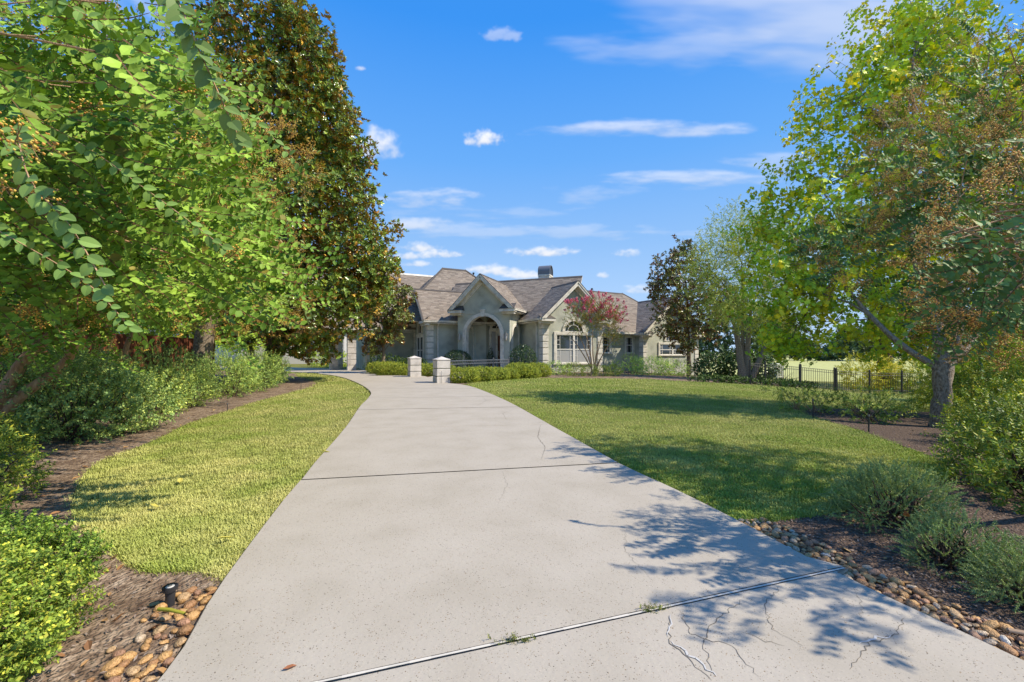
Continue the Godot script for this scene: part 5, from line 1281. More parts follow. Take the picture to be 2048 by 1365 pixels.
	bl = B3([[11.6, 4.8, -30.6, 1.7, 1.8, 1.5], [11.4, 7.2, -30.8, 1.4, 1.6, 1.4], [13.3, 3.4, -30.4, 1.9, 1.7, 1.6], [13.3, 6.3, -31, 1.8, 2.1, 1.7], [12.6, 8.6, -31, 1.2, 1.2, 1.1], [11.2, 3.0, -30.2, 1.2, 0.9, 1.1], [14.6, 5.0, -30.8, 1.5, 1.8, 1.5], [12.3, 1.9, -30.0, 1.1, 0.8, 1.0], [10.6, 6.0, -30.6, 1.0, 1.0, 1.0]])
	boughs(t, [Vector3(13.0, 0.9, -31.2), Vector3(12.9, 3.0, -31.2), Vector3(12.8, 5.0, -31.0)], bl, 0.07, M.bark_grey, 16)
	leaves(t, "foliage", bl, 20, T["dark_magnolia"], M.leaf_glossy, {"seed": 36, "gap": -0.02, "gap_freq": 1.3, "depth": 0.7, "lump": 0.5, "tint": [Color(1.0, 0.85, 0.75), Color(1.7, 1.6, 1.1)]})
	rebase(t, on(13.0, -31.2))
	# pale multi-trunk tree
	t = thing("pale_multi_trunk_tree", Vector3.ZERO, "pale tree of several slanting trunks left of the iron fence", "tree")
	g0 = gy(14.0, -25.6)
	forks = []
	for e in [[13.5, 2.6, -25.6, 0.20], [14.5, 3.2, -25.9, 0.17], [15.6, 2.6, -25.2, 0.15], [14.2, 3.4, -26.2, 0.13]]:
		var tip := Vector3(e[0], e[1], e[2])
		var b0 := Vector3(14.05 + (e[0] - 14.2) * 0.15, g0 - 0.1, -25.6 + (e[2] + 25.6) * 0.3)
		trunk(t, [b0, b0.lerp(tip, 0.35) + Vector3(0, 0.2, 0), b0.lerp(tip, 0.7) + Vector3(0, 0.15, 0), tip], [e[3] * 1.25, e[3], e[3] * 0.85, e[3] * 0.65], M.bark_grey, "trunk", 9)
		forks.append(tip)
	bl = B3([[11.9, 6.2, -25.3, 1.9, 2.0, 1.8], [13.6, 8.2, -25.5, 2.0, 1.9, 2.0], [15.2, 5.4, -25.3, 2.2, 2.2, 2.0], [12.6, 4.0, -25.0, 1.6, 1.3, 1.5], [16.4, 3.8, -25.0, 1.7, 1.3, 1.6], [15.6, 8.3, -25.8, 1.6, 1.6, 1.6], [14.2, 3.4, -24.8, 1.5, 0.9, 1.3], [17.2, 6.4, -25.6, 1.6, 1.8, 1.6]])
	boughs(t, forks, bl, 0.075, M.bark_grey, 17, 6)
	leaves(t, "foliage", bl, 52, T["pale"], M.leaf, {"seed": 37, "gap": -0.08, "gap_freq": 1.1, "depth": 0.85, "lump": 0.5, "up": 0.1, "wild": 0.7, "tint": [Color(0.9, 1.0, 0.85), Color(1.5, 1.4, 1.2)]})
	rebase(t, on(14.0, -25.6))
	# big tree on the right
	t = thing("big_right_tree", Vector3.ZERO, "big spreading tree with a stout grey trunk in the right mulch bed", "tree")
	g0 = gy(8.5, -8.4)
	trunk(t, [Vector3(8.5, g0 - 0.1, -8.4), Vector3(8.5, g0 + 0.35, -8.4), Vector3(8.52, 0.6, -8.4), Vector3(8.5, 1.15, -8.4)], [0.22, 0.155, 0.14, 0.165], M.bark_grey, "trunk", 14, 0.09)
	forks = []
	for e in [[[8.5, 1.0, -8.4], [8.05, 1.45, -8.7], [7.75, 2.15, -9.2], [7.5, 3.1, -9.8], 0.062], [[8.5, 1.0, -8.4], [8.5, 1.9, -8.5], [8.6, 3.2, -9.0], [9.1, 5.6, -9.9], 0.105], [[8.5, 1.0, -8.4], [9.1, 1.5, -8.5], [9.8, 2.1, -8.9], [10.8, 3.4, -9.6], 0.095], [[8.5, 1.1, -8.4], [8.75, 1.8, -8.3], [9.1, 2.8, -8.6], [9.6, 4.2, -9.2], 0.07]]:
		var pp: Array = []
		for k in 4: pp.append(Vector3(e[k][0], e[k][1], e[k][2]))
		trunk(t, pp, [e[4], e[4] * 0.9, e[4] * 0.75, e[4] * 0.5], M.bark_grey, "main_branch", 9)
		forks.append_array([pp[2], pp[3]])
	bl = B3([[9.0, 4.3, -9.9, 2.0, 1.5, 1.7], [7.6, 3.6, -10.2, 1.5, 1.2, 1.3], [7.9, 5.6, -10.9, 1.4, 1.2, 1.3], [9.7, 7.3, -11.0, 1.8, 1.5, 1.7], [11.6, 5.6, -10.4, 2.3, 2.0, 2.0], [12.0, 8.8, -11.4, 2.1, 1.6, 1.9], [7.9, 2.1, -10.4, 1.6, 0.8, 1.3], [6.8, 2.8, -10.7, 1.1, 0.9, 1.1], [10.6, 9.2, -11.0, 1.2, 1.0, 1.2], [7.0, 4.5, -11.4, 1.0, 0.9, 1.0], [11.6, 2.6, -9.6, 1.7, 1.1, 1.5], [10.0, 1.8, -10.4, 1.5, 0.8, 1.2], [7.2, 1.6, -11.0, 0.8, 0.5, 0.8], [10.4, 6.3, -10.2, 1.6, 1.3, 1.4], [12.8, 7.4, -10.8, 2.0, 1.7, 1.8], [9.1, 8.2, -11.6, 1.3, 1.1, 1.2], [11.2, 10.3, -11.8, 1.7, 1.2, 1.5], [12.6, 3.8, -9.8, 1.5, 1.2, 1.4]])
	boughs(t, forks, bl, 0.055, M.bark_grey, 18, 7, 5)
	leaves(t, "foliage", bl, 20, T["lobed"], M.leaf, {"seed": 38, "gap": 0.0, "gap_freq": 1.1, "depth": 0.8, "lump": 0.5, "up": 0.0, "wild": 0.7, "tint": [Color(0.75, 0.85, 0.75), Color(1.65, 1.4, 0.85)]})
	rebase(t, on(8.5, -8.4))
	# crape myrtles on the right edge
	t = crape("crape_myrtle", "dark leaved crape myrtle with brown seed heads reaching in from the right edge", Vector3(6.4, -0.06, -3.9), [[Vector3(5.6, 2.3, -4.4), 0.06], [Vector3(5.2, 2.5, -2.8), 0.055], [Vector3(6.4, 2.7, -4.8), 0.055]],
		B3([[4.95, 3.1, -4.5, 0.95, 0.8, 0.75], [5.9, 4.3, -5.2, 1.05, 0.8, 0.9], [4.9, 2.4, -4.1, 0.85, 0.65, 0.75], [3.75, 2.05, -3.0, 0.6, 0.5, 0.5], [3.3, 1.95, -2.75, 0.45, 0.42, 0.4], [4.25, 2.05, -3.6, 0.6, 0.5, 0.5], [4.5, 2.8, -4.3, 0.7, 0.6, 0.6], [4.0, 2.8, -2.0, 0.5, 0.4, 0.45], [5.2, 3.4, -2.6, 0.65, 0.5, 0.6], [4.3, 2.6, -5.0, 0.65, 0.5, 0.55], [3.9, 1.8, -3.35, 0.5, 0.42, 0.4], [4.6, 1.75, -4.2, 0.5, 0.4, 0.45], [6.0, 3.1, -4.9, 1.0, 0.85, 0.8]]), "crape_dark", 24, 22.0, 104, {"seed_kind": "seed_brown", "gap": -0.06, "bias": Vector3(-0.75, -0.35, 0.15), "face": Vector3(0.15, 0.5, 0.8)})
	near_shoot(t, [Vector3(3.7, 2.25, -2.7), Vector3(3.2, 2.1, -2.6), Vector3(2.95, 1.85, -2.6), Vector3(2.9, 1.55, -2.62)], 24, 0.062, Color(0.12, 0.22, 0.06), 10, M.bark_tan, M.leaf)
	near_shoot(t, [Vector3(3.6, 2.75, -2.8), Vector3(3.1, 2.7, -2.8), Vector3(2.7, 2.5, -2.9), Vector3(2.35, 2.15, -3.0)], 26, 0.058, Color(0.12, 0.21, 0.06), 11, M.bark_tan, M.leaf)
	near_shoot(t, [Vector3(3.5, 1.9, -2.9), Vector3(3.15, 1.85, -2.9), Vector3(2.95, 1.65, -3.0), Vector3(2.8, 1.38, -3.1)], 20, 0.060, Color(0.16, 0.27, 0.06), 12, M.bark_tan, M.leaf)
	leaves(t, "seed_heads", [[Vector3(5.4, 4.0, -5.3) - t.position, Vector3(1.0, 0.65, 0.8)], [Vector3(4.1, 2.6, -5.2) - t.position, Vector3(0.5, 0.4, 0.4)], [Vector3(4.3, 2.2, -3.7) - t.position, Vector3(0.5, 0.35, 0.4)]], 18, T["seed_brown"], M.seed, {"seed": 62, "gap": -0.2, "size": [0.8, 1.2], "depth": 0.8})
	# trees far out on the right
	for e in [["leafy background tree right of the big trunk, beyond the mulch bed", 23.0, -15.5, 45], ["taller background tree on the right beyond the fence's end", 31.0, -24.0, 46], ["background tree furthest to the right over the fairway", 40.0, -34.0, 47]]:
		t = thing("background_tree", Vector3.ZERO, e[0], "tree", "background trees on the right")
		var tb := on(e[1], e[2])
		trunk(t, [tb - Vector3(0, 0.1, 0), tb + Vector3(0.1, 1.2, 0), tb + Vector3(0, 2.6, 0.1), tb + Vector3(0.1, 4.4, 0)], [0.3, 0.22, 0.19, 0.13], M.bark_grey)
		bl = B3([[e[1], tb.y + 5.2, e[2], 3.0, 2.2, 2.8], [e[1] + 1.4, tb.y + 2.8, e[2] + 0.8, 2.4, 1.6, 2.2], [e[1] - 1.8, tb.y + 2.6, e[2] - 0.6, 2.2, 1.6, 2.0], [e[1] + 0.4, tb.y + 7.4, e[2], 2.2, 1.7, 2.0]])
		boughs(t, [tb + Vector3(0, 2.6, 0.1), tb + Vector3(0.1, 4.4, 0)], bl, 0.09, M.bark_grey, e[3])
		leaves(t, "foliage", bl, 11, T["lobed"], M.leaf, {"seed": e[3], "gap": -0.06, "size": [1.1, 1.6], "tint": [Color(0.8, 0.95, 0.8), Color(1.35, 1.25, 0.9)]})
		rebase(t, tb)
	# tree beyond the fence
	t = thing("brown_trunk_tree", Vector3.ZERO, "tree with a dark brown trunk beyond the iron fence", "tree")
	g0 = gy(25.0, -28.5)
	trunk(t, [Vector3(25.0, g0 - 0.1, -28.5), Vector3(25.0, g0 + 0.7, -28.5), Vector3(25.0, 1.5, -28.5), Vector3(25.1, 4.5, -28.6)], [0.62, 0.42, 0.38, 0.26], M.bark_brown)
	bl = B3([[25, 6.6, -29.5, 3.4, 2.3, 2.8], [28.0, 6.4, -30.5, 2.8, 2.0, 2.4], [25.5, 9.5, -30, 3.4, 2.6, 3.0]])
	boughs(t, [Vector3(25.0, 2.6, -28.5), Vector3(25.1, 4.5, -28.6)], bl, 0.16, M.bark_brown, 19)
	leaves(t, "foliage", bl, 8, T["lobed"], M.leaf, {"seed": 39, "gap": -0.1, "gap_freq": 0.7, "size": [1.2, 1.7], "tint": [Color(0.6, 0.8, 0.8), Color(1.1, 1.1, 0.9)]})
	rebase(t, on(25.0, -28.5))
	# far wood beyond the fairway, one mass
	var r := RandomNumberGenerator.new(); r.seed = 55
	var xs: Array = []; var cs: Array = []
	for k in 18000:
		var x := r.randf_range(-190, 210)
		var hgt := 7.0 + 4.0 * sin(x * 0.11) + 2.5 * sin(x * 0.37 + 1.0)
		hgt *= 0.75 if x < 20 else 1.7
		var y := pow(r.randf(), 0.8) * hgt
		var z := -128.0 - r.randf() * 6.0 + y * -0.3 + 3.0 * sin(x * 0.2)
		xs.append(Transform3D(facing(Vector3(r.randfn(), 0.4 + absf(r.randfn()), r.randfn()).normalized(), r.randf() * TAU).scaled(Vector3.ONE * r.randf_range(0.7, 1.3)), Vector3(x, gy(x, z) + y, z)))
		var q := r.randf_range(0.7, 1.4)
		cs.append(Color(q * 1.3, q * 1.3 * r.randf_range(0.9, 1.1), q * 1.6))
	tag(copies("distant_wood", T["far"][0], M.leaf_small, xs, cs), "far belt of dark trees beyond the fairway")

func make_shrubs() -> void:
	var G := "mounded shrubs along the left bed"
	shrub("abelia_shrub", "largest rounded green shrub under the leaning crape myrtle trunks", Vector3(-6.9, 0, -6.7), B3([[-6.75, 0.58, -6.5, 0.85, 0.66, 0.8], [-7.6, 0.72, -7.1, 1.0, 0.72, 0.9], [-6.55, 0.45, -7.3, 0.6, 0.5, 0.6], [-8.3, 0.5, -6.6, 0.7, 0.58, 0.6]]), "abelia", 120, 201, {"group": G, "stems": 14, "size": [1.1, 1.6]})
	shrub("abelia_shrub", "low spreading green shrub behind the largest left shrub, before the grey trunk", Vector3(-7.8, 0, -10.2), B3([[-7.75, 0.42, -9.3, 0.65, 0.45, 0.65], [-8.5, 0.5, -10.6, 0.85, 0.55, 0.8], [-7.95, 0.4, -10.6, 0.5, 0.4, 0.6], [-8.9, 0.6, -9.2, 0.9, 0.62, 0.85]]), "abelia", 115, 202, {"group": G, "tint": [Color(0.9, 0.9, 0.8), Color(1.7, 1.5, 1.0)]})
	shrub("abelia_shrub", "rounded leafy shrub where the left bed narrows toward the magnolia", Vector3(-8.3, 0, -13.2), B3([[-8.5, 0.55, -12.8, 0.8, 0.6, 0.75], [-9.2, 0.65, -13.6, 0.95, 0.7, 0.85], [-8.9, 0.5, -14.6, 0.75, 0.52, 0.75]]), "abelia", 100, 203, {"group": G, "tint": [Color(0.85, 0.9, 0.8), Color(1.5, 1.4, 1.0)]})
	shrub("abelia_shrub", "last shrub of the left row, at the bend of the driveway", Vector3(-9.2, 0, -16.8), B3([[-9.5, 0.55, -16.3, 0.85, 0.6, 0.75], [-10.2, 0.65, -17.2, 0.95, 0.7, 0.85]]), "abelia", 90, 204, {"group": G, "tint": [Color(0.85, 0.9, 0.8), Color(1.5, 1.4, 1.0)]})
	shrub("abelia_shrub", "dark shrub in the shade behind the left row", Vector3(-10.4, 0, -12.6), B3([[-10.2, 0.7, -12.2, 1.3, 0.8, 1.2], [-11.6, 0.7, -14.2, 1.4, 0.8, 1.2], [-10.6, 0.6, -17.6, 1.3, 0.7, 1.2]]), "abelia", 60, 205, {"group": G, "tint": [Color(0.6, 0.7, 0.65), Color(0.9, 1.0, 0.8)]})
	shrub("azalea_shrub", "upright shrub with yellow-green tips at the left edge above the low hedge", Vector3(-4.6, 0, -3.7), B3([[-4.75, 0.28, -3.7, 0.48, 0.32, 0.42], [-4.45, 0.16, -3.4, 0.28, 0.18, 0.28], [-5.3, 0.36, -4.1, 0.5, 0.34, 0.42]]), "azalea", 230, 206, {"stems": 12, "tint": [Color(0.55, 0.65, 0.6), Color(1.2, 1.15, 0.85)], "size": [0.7, 1.1]})
	shrub("low_hedge", "clipped bright green low hedge in the bottom left corner", Vector3(-2.7, 0, -2.1), B3([[-2.42, 0.15, -1.92, 0.38, 0.22, 0.32], [-2.75, 0.17, -1.78, 0.5, 0.24, 0.42], [-2.22, 0.14, -1.62, 0.32, 0.21, 0.32], [-2.9, 0.15, -2.1, 0.4, 0.21, 0.3]]), "box", 900, 207, {"stems": 26, "stem_r": 0.006, "gap_freq": 4.0, "gap": -0.42, "lump": 0.12, "depth": 0.35, "up": 0.5, "size": [0.75, 1.15], "category": "hedge"})
	shrub("low_hedge", "small dark green hedge mound behind the bright corner hedge", Vector3(-2.9, 0, -2.75), B3([[-2.80, 0.11, -2.50, 0.30, 0.16, 0.2], [-3.2, 0.14, -2.6, 0.36, 0.18, 0.24]]), "box", 900, 208, {"stems": 18, "stem_r": 0.006, "gap_freq": 4.0, "lump": 0.15, "depth": 0.4, "up": 0.4, "size": [0.75, 1.15], "tint": [Color(0.5, 0.65, 0.7), Color(0.9, 1.0, 0.9)], "category": "hedge"})
	# right foreground
	shrub("juniper_shrub", "widest grey-green juniper at the corner of the right lawn", Vector3(3.05, 0, -3.25), B3([[2.95, 0.12, -3.38, 0.36, 0.25, 0.28], [3.25, 0.13, -3.55, 0.34, 0.25, 0.28]]), "juniper", 620, 209, {"stems": 20, "gap_freq": 3.0, "lump": 0.16, "gap": -0.5, "up": 0.45, "group": "grey-green junipers beside the stone edging", "size": [0.6, 0.95]})
	shrub("juniper_shrub", "middle grey-green juniper between the wide one and the right edge", Vector3(2.95, 0, -2.75), B3([[2.72, 0.07, -2.68, 0.20, 0.15, 0.17], [2.95, 0.08, -2.75, 0.22, 0.16, 0.19]]), "juniper", 720, 210, {"stems": 16, "gap_freq": 3.0, "lump": 0.16, "gap": -0.5, "up": 0.5, "group": "grey-green junipers beside the stone edging", "size": [0.55, 0.85]})
	shrub("juniper_shrub", "grey-green juniper cut off by the right edge, nearest the camera", Vector3(2.95, 0, -2.3), B3([[2.74, 0.08, -2.25, 0.21, 0.17, 0.18], [2.98, 0.09, -2.35, 0.24, 0.18, 0.22]]), "juniper", 720, 211, {"stems": 16, "gap_freq": 3.0, "lump": 0.16, "gap": -0.5, "up": 0.5, "group": "grey-green junipers beside the stone edging", "size": [0.55, 0.85]})
	shrub("azalea_shrub", "dark leafy shrub behind the widest juniper at the right edge", Vector3(5.4, 0, -4.4), B3([[5.1, 0.22, -4.3, 0.6, 0.38, 0.45], [5.9, 0.3, -4.9, 0.7, 0.42, 0.5], [4.7, 0.16, -3.75, 0.4, 0.28, 0.3]]), "azalea", 190, 212, {"stems": 14, "tint": [Color(0.5, 0.6, 0.7), Color(1.1, 1.1, 0.9)]})
	shrub("azalea_shrub", "yellow-green azalea in front of the big tree's trunk", Vector3(7.2, 0, -6.6), B3([[7.25, 0.2, -6.4, 0.65, 0.45, 0.5], [8.1, 0.3, -6.9, 0.8, 0.5, 0.6], [8.5, 0.3, -6.2, 0.7, 0.5, 0.5]]), "azalea", 150, 213, {"stems": 12, "tint": [Color(0.5, 0.6, 0.5), Color(1.35, 1.25, 0.8)], "gap": -0.1})
	shrub("azalea_shrub", "open wiry shrub left of the big tree, at the edge of the mulch", Vector3(7.6, 0, -10.4), B3([[7.3, 0.15, -10.3, 0.75, 0.34, 0.6], [8.2, 0.1, -10.0, 0.8, 0.34, 0.6], [7.0, 0.38, -10.7, 0.6, 0.18, 0.5], [8.9, 0.0, -10.2, 0.7, 0.36, 0.6]]), "azalea", 75, 214, {"stems": 12, "gap": 0.0, "bark": M.bark_tan})
	shrub("azalea_shrub", "grey-green shrub against the left side of the big trunk", Vector3(7.9, 0, -8.8), B3([[7.45, 0.15, -8.9, 0.6, 0.38, 0.45]]), "azalea", 90, 215, {"stems": 10, "gap": -0.05, "tint": [Color(0.7, 0.8, 0.8), Color(1.2, 1.2, 1.0)]})
	for e in [["tall sunlit azalea at the right edge behind the big trunk", 14.2, -12.4, 1.9, 1.25, 216], ["broad azalea right of the big trunk in half shade", 11.0, -8.8, 1.3, 0.75, 217], ["tall pale shrub between the big trunk and the right edge", 12.2, -10.6, 1.3, 1.1, 218], ["large shrub at the far right under the crape myrtle", 9.2, -6.6, 1.1, 0.6, 219]]:
		var y: float = gy(e[1], e[2])
		shrub("azalea_shrub", e[0], Vector3(e[1], y, e[2]), B3([[e[1], y + e[4] * 0.75, e[2], e[3], e[4], e[3] * 0.8], [e[1] + e[3] * 0.7, y + e[4] * 0.6, e[2] + 0.4, e[3] * 0.8, e[4] * 0.8, e[3] * 0.7], [e[1] - e[3] * 0.6, y + e[4] * 0.5, e[2] + 0.3, e[3] * 0.7, e[4] * 0.6, e[3] * 0.6]]), "azalea", 110, e[5], {"stems": 12, "gap": -0.12, "size": [1.0, 1.6], "bark": M.bark_tan, "tint": [Color(0.55, 0.65, 0.55), Color(1.45, 1.3, 0.8)]})
	for e in [["golden leaved shrub left of the dark brown trunk", 22.6, -27.0, 1.5, 1.25, 220], ["golden leaved shrub right of the dark brown trunk", 26.8, -26.6, 2.0, 1.5, 221], ["golden shrub on the mulch behind the big tree", 15.4, -14.0, 1.1, 0.4, 222], ["golden shrub at the far right beyond the mulch", 33.0, -25.0, 2.6, 1.5, 223], ["golden-green shrub behind the fence's right end", 24.0, -20.0, 1.8, 1.0, 224]]:
		var y: float = gy(e[1], e[2])
		shrub("golden_shrub", e[0], Vector3(e[1], y, e[2]), B3([[e[1], y + e[4] * 0.7, e[2], e[3], e[4], e[3]], [e[1] + e[3] * 0.8, y + e[4] * 0.6, e[2], e[3] * 0.7, e[4] * 0.7, e[3] * 0.7]]), "gold", 45, e[5], {"stems": 10, "gap": -0.1, "size": [1.2, 1.8], "gap_freq": 1.2})
	# beside the fence and the house
	shrub("evergreen_shrub", "tall dark evergreen shrub behind the pale tree's trunks", Vector3(14.6, 0, -28.2), B3([[13.4, 0.25, -28.2, 1.2, 1.0, 0.9], [15.0, 0.35, -28.0, 1.4, 1.1, 0.9], [16.2, 0.15, -27.6, 0.9, 0.9, 0.8]]), "ivy", 70, 225, {"mat": "leaf_glossy", "size": [1.3, 2.0]})
	shrub("ground_cover", "low strip of glossy ground cover along the bed in front of the pale tree", Vector3(13, 0, -22.6), B3([[10.6, gy(10.6, 0) + 0.1, -22.6, 1.3, 0.22, 0.6], [12.4, gy(12.4, 0) + 0.1, -22.7, 1.4, 0.25, 0.6], [14.2, gy(14.2, 0) + 0.1, -23.2, 1.4, 0.25, 0.6], [15.8, gy(15.8, 0) + 0.1, -23.5, 1.2, 0.22, 0.5]]), "ivy", 55, 226, {"category": "ground cover", "stems": 4, "size": [0.9, 1.4]})
	var H := "hedge plants along the courtyard railing"
	for e in [["hedge block beside the left gate pillar", -6.9, -24.6, 0.95, 0.85, 0.55, "hedge", 230], ["hedge block at the left end of the courtyard hedge", -7.9, -26.2, 0.95, 0.85, 0.5, "hedge", 231], ["hedge block behind the gap between the gate pillars", -4.35, -24.2, 1.1, 0.8, 0.5, "hedge", 232], ["hedge with a dry brown patch beside the right gate pillar", -2.15, -18.9, 0.62, 0.74, 0.5, "hedge", 233], ["hedge block second right from the right gate pillar", -1.45, -19.9, 0.65, 0.74, 0.5, "hedge", 234], ["hedge mound third from the right gate pillar", -0.72, -20.7, 0.55, 0.66, 0.5, "hedge", 235], ["hedge mound below the middle of the courtyard railing", -0.15, -21.3, 0.5, 0.6, 0.45, "hedge", 236], ["tallest hedge mound left of the ball shaped bush", 0.35, -22.0, 0.7, 0.88, 0.55, "hedge", 237], ["low hedge mound at the lawn's edge", 0.85, -22.2, 0.6, 0.62, 0.45, "hedge", 238], ["last hedge mound before the right gable's corner", 1.35, -23.4, 0.75, 0.85, 0.5, "hedge", 239]]:
		var sb := B3([[e[1], e[4] * 0.38, e[2], e[3], e[4] * 0.45, e[5]], [e[1] - e[3] * 0.45, e[4] * 0.4, e[2] + 0.1, e[3] * 0.6, e[4] * 0.42, e[5] * 0.9], [e[1] + e[3] * 0.45, e[4] * 0.38, e[2] - 0.1, e[3] * 0.6, e[4] * 0.42, e[5] * 0.9]])
		var sh := shrub("hedge", e[0], Vector3(e[1], 0, e[2]), sb, e[6], 230, e[7], {"group": H, "category": "hedge", "lump": 0.12, "depth": 0.3, "gap": -0.5, "tint": [Color(0.85, 0.9, 0.8), Color(1.45, 1.35, 1.0)]})
		if e[7] == 233: leaves(sh, "dry_foliage", B3([[-2.25, 0.25, -18.55, 0.35, 0.3, 0.25], [-1.95, 0.3, -18.6, 0.3, 0.28, 0.3]]), 170, T["dry"], M.leaf_small, {"seed": 3, "gap": -0.3})
	for e in [["dark clipped ball bush right of the porch", 0.65, -25.3, 0.80, 1.35, 240], ["dark clipped dome bush left of the porch", -3.75, -29.2, 0.95, 1.15, 241]]:
		shrub("ball_bush", e[0], Vector3(e[1], 0, e[2]), B3([[e[1], e[4] * 0.62, e[2], e[3], e[4] * 0.66, e[3]]]), "dark_box", 190, e[5], {"category": "bush", "lump": 0.06, "depth": 0.2, "gap": -0.8, "mat": "leaf_glossy"})
	shrub("topiary", "small dark cone topiary beside the front door", Vector3(-1.5, 0, -30.2), B3([[-1.5, 0.8, -30.2, 0.26, 0.55, 0.26], [-1.5, 1.25, -30.2, 0.14, 0.4, 0.14]]), "dark_box", 260, 242, {"category": "bush", "lump": 0.04, "depth": 0.2, "gap": -0.9, "size": [0.6, 0.9]})
	for e in [["boxwood ball left of the flowering crape myrtle", 3.55, -24.2, 0.60, 250], ["boxwood ball at the foot of the flowering crape myrtle", 4.45, -24.3, 0.50, 251], ["boxwood ball right of the flowering crape myrtle", 5.3, -24.6, 0.48, 252], ["last boxwood ball, half behind its neighbour", 5.95, -25.0, 0.50, 253]]:
		shrub("boxwood_ball", e[0], Vector3(e[1], 0, e[2]), B3([[e[1], gy(e[1], 0) + e[3] * 0.55, e[2], e[3], e[3] * 0.72, e[3]]]), "hedge", 150, e[4], {"category": "bush", "group": "boxwood balls below the right gable", "lump": 0.1, "depth": 0.25, "gap": -0.7, "size": [0.6, 0.95], "tint": [Color(0.55, 0.7, 0.7), Color(1.0, 1.0, 0.9)]})
	for e in [["loose pale green shrub under the small square window", 7.6, -27.8, 1.2, 0.75, 260], ["loose green shrub between the small window and the far gable", 9.4, -28.6, 1.2, 0.8, 261], ["loose shrub with reddish stems before the far right gable", 11.0, -29.4, 1.1, 0.7, 262], ["low sparse shrub below the right gable window", 2.6, -25.6, 0.8, 0.45, 263]]:
		var y: float = gy(e[1], e[2])
		shrub("foundation_shrub", e[0], Vector3(e[1], 0, e[2]), B3([[e[1], y + e[4] * 0.6, e[2], e[3], e[4], 0.7], [e[1] + 0.7, y + e[4] * 0.55, e[2] - 0.2, e[3] * 0.6, e[4] * 0.8, 0.6]]), "abelia", 62, e[5], {"group": "foundation shrubs along the right wing", "gap": -0.1, "size": [1.2, 1.7], "tint": [Color(1.0, 1.05, 1.0), Color(1.8, 1.7, 1.3)]})
	for e in [["dark low shrub at the foot of the small magnolia", -8.6, -29.0, 1.4, 0.75, 270], ["dark shrub before the shaded left wing wall", -6.6, -28.6, 1.0, 0.6, 271]]:
		shrub("foundation_shrub", e[0], Vector3(e[1], 0, e[2]), B3([[e[1], e[4] * 0.6, e[2], e[3], e[4], 0.8]]), "ivy", 60, e[5], {"size": [0.9, 1.4]})
	for e in [["bright green shrub on the far left lawn past the driveway", -17.5, -40.0, 1.6, 1.0, 272], ["yellow-green shrub on the far left lawn beside the columns", -14.6, -42.0, 1.2, 0.9, 273]]:
		shrub("far_shrub", e[0], Vector3(e[1], 0, e[2]), B3([[e[1], e[4] * 0.6, e[2], e[3], e[4], 0.9], [e[1] + 1.4, e[4] * 0.5, e[2], e[3] * 0.7, e[4] * 0.8, 0.8]]), "gold", 40, e[5], {"size": [1.2, 1.7], "tint": [Color(0.6, 0.9, 0.8), Color(0.9, 1.1, 0.9)]})
	# leafless twiggy shrub beyond the fence
	var bt := thing("bare_shrub", on(20.5, -32.0), "leafless twiggy shrub on the fairway behind the gate", "shrub")
	var bm := Mb.new(); var r := RandomNumberGenerator.new(); r.seed = 4
	for k in 34:
		var d := Vector3(r.randfn(), absf(r.randfn()) * 0.8 + 0.5, r.randfn()).normalized()
		limb(bm, Vector3(r.randfn(), 0, r.randfn()) * 0.12, d * r.randf_range(0.7, 1.6) * Vector3(1, 0.8, 1), 0.02, 0.005, 0.0, r, 4)
	put("stems", bm, M.bark_tan, bt)

# ---------------------------------------------------------------- fences, pillars, stones and small things
func rebase(t: Node3D, at: Vector3) -> void:
	t.position = at
	for c in t.get_children(): (c as Node3D).position -= at
func make_pillar(at: Vector3, label: String) -> Node3D:
	var t := thing("gate_pillar", at, label, "pillar", "gate pillars at the front walk", deg_to_rad(27))
	var y := 0.0
	var core := Mb.new(); core.box(Vector3(-0.25, 0, -0.25), Vector3(0.25, 0.95, 0.25))
	put("core", core, M.stucco, t)
	for k in 3:
		var m := Mb.new()
		var h := [0.30, 0.295, 0.33][k] as float
		m.bevel(Vector3(-0.30, y, -0.30), Vector3(0.30, y + h, 0.30), 0.012)
		put("block", m, M.pale_stone, t)
		y += h + 0.034
	var cap := Mb.new()
	cap.box(Vector3(-0.315, y - 0.022, -0.315), Vector3(0.315, y + 0.012, 0.315))
	var q := [Vector3(-0.315, y + 0.012, 0.315), Vector3(0.315, y + 0.012, 0.315), Vector3(0.315, y + 0.012, -0.315), Vector3(-0.315, y + 0.012, -0.315)]
	for k in 4: cap.tri(q[k], q[(k + 1) % 4], Vector3(0, y + 0.14, 0))
	put("cap", cap, M.pale_stone, t)
	return t
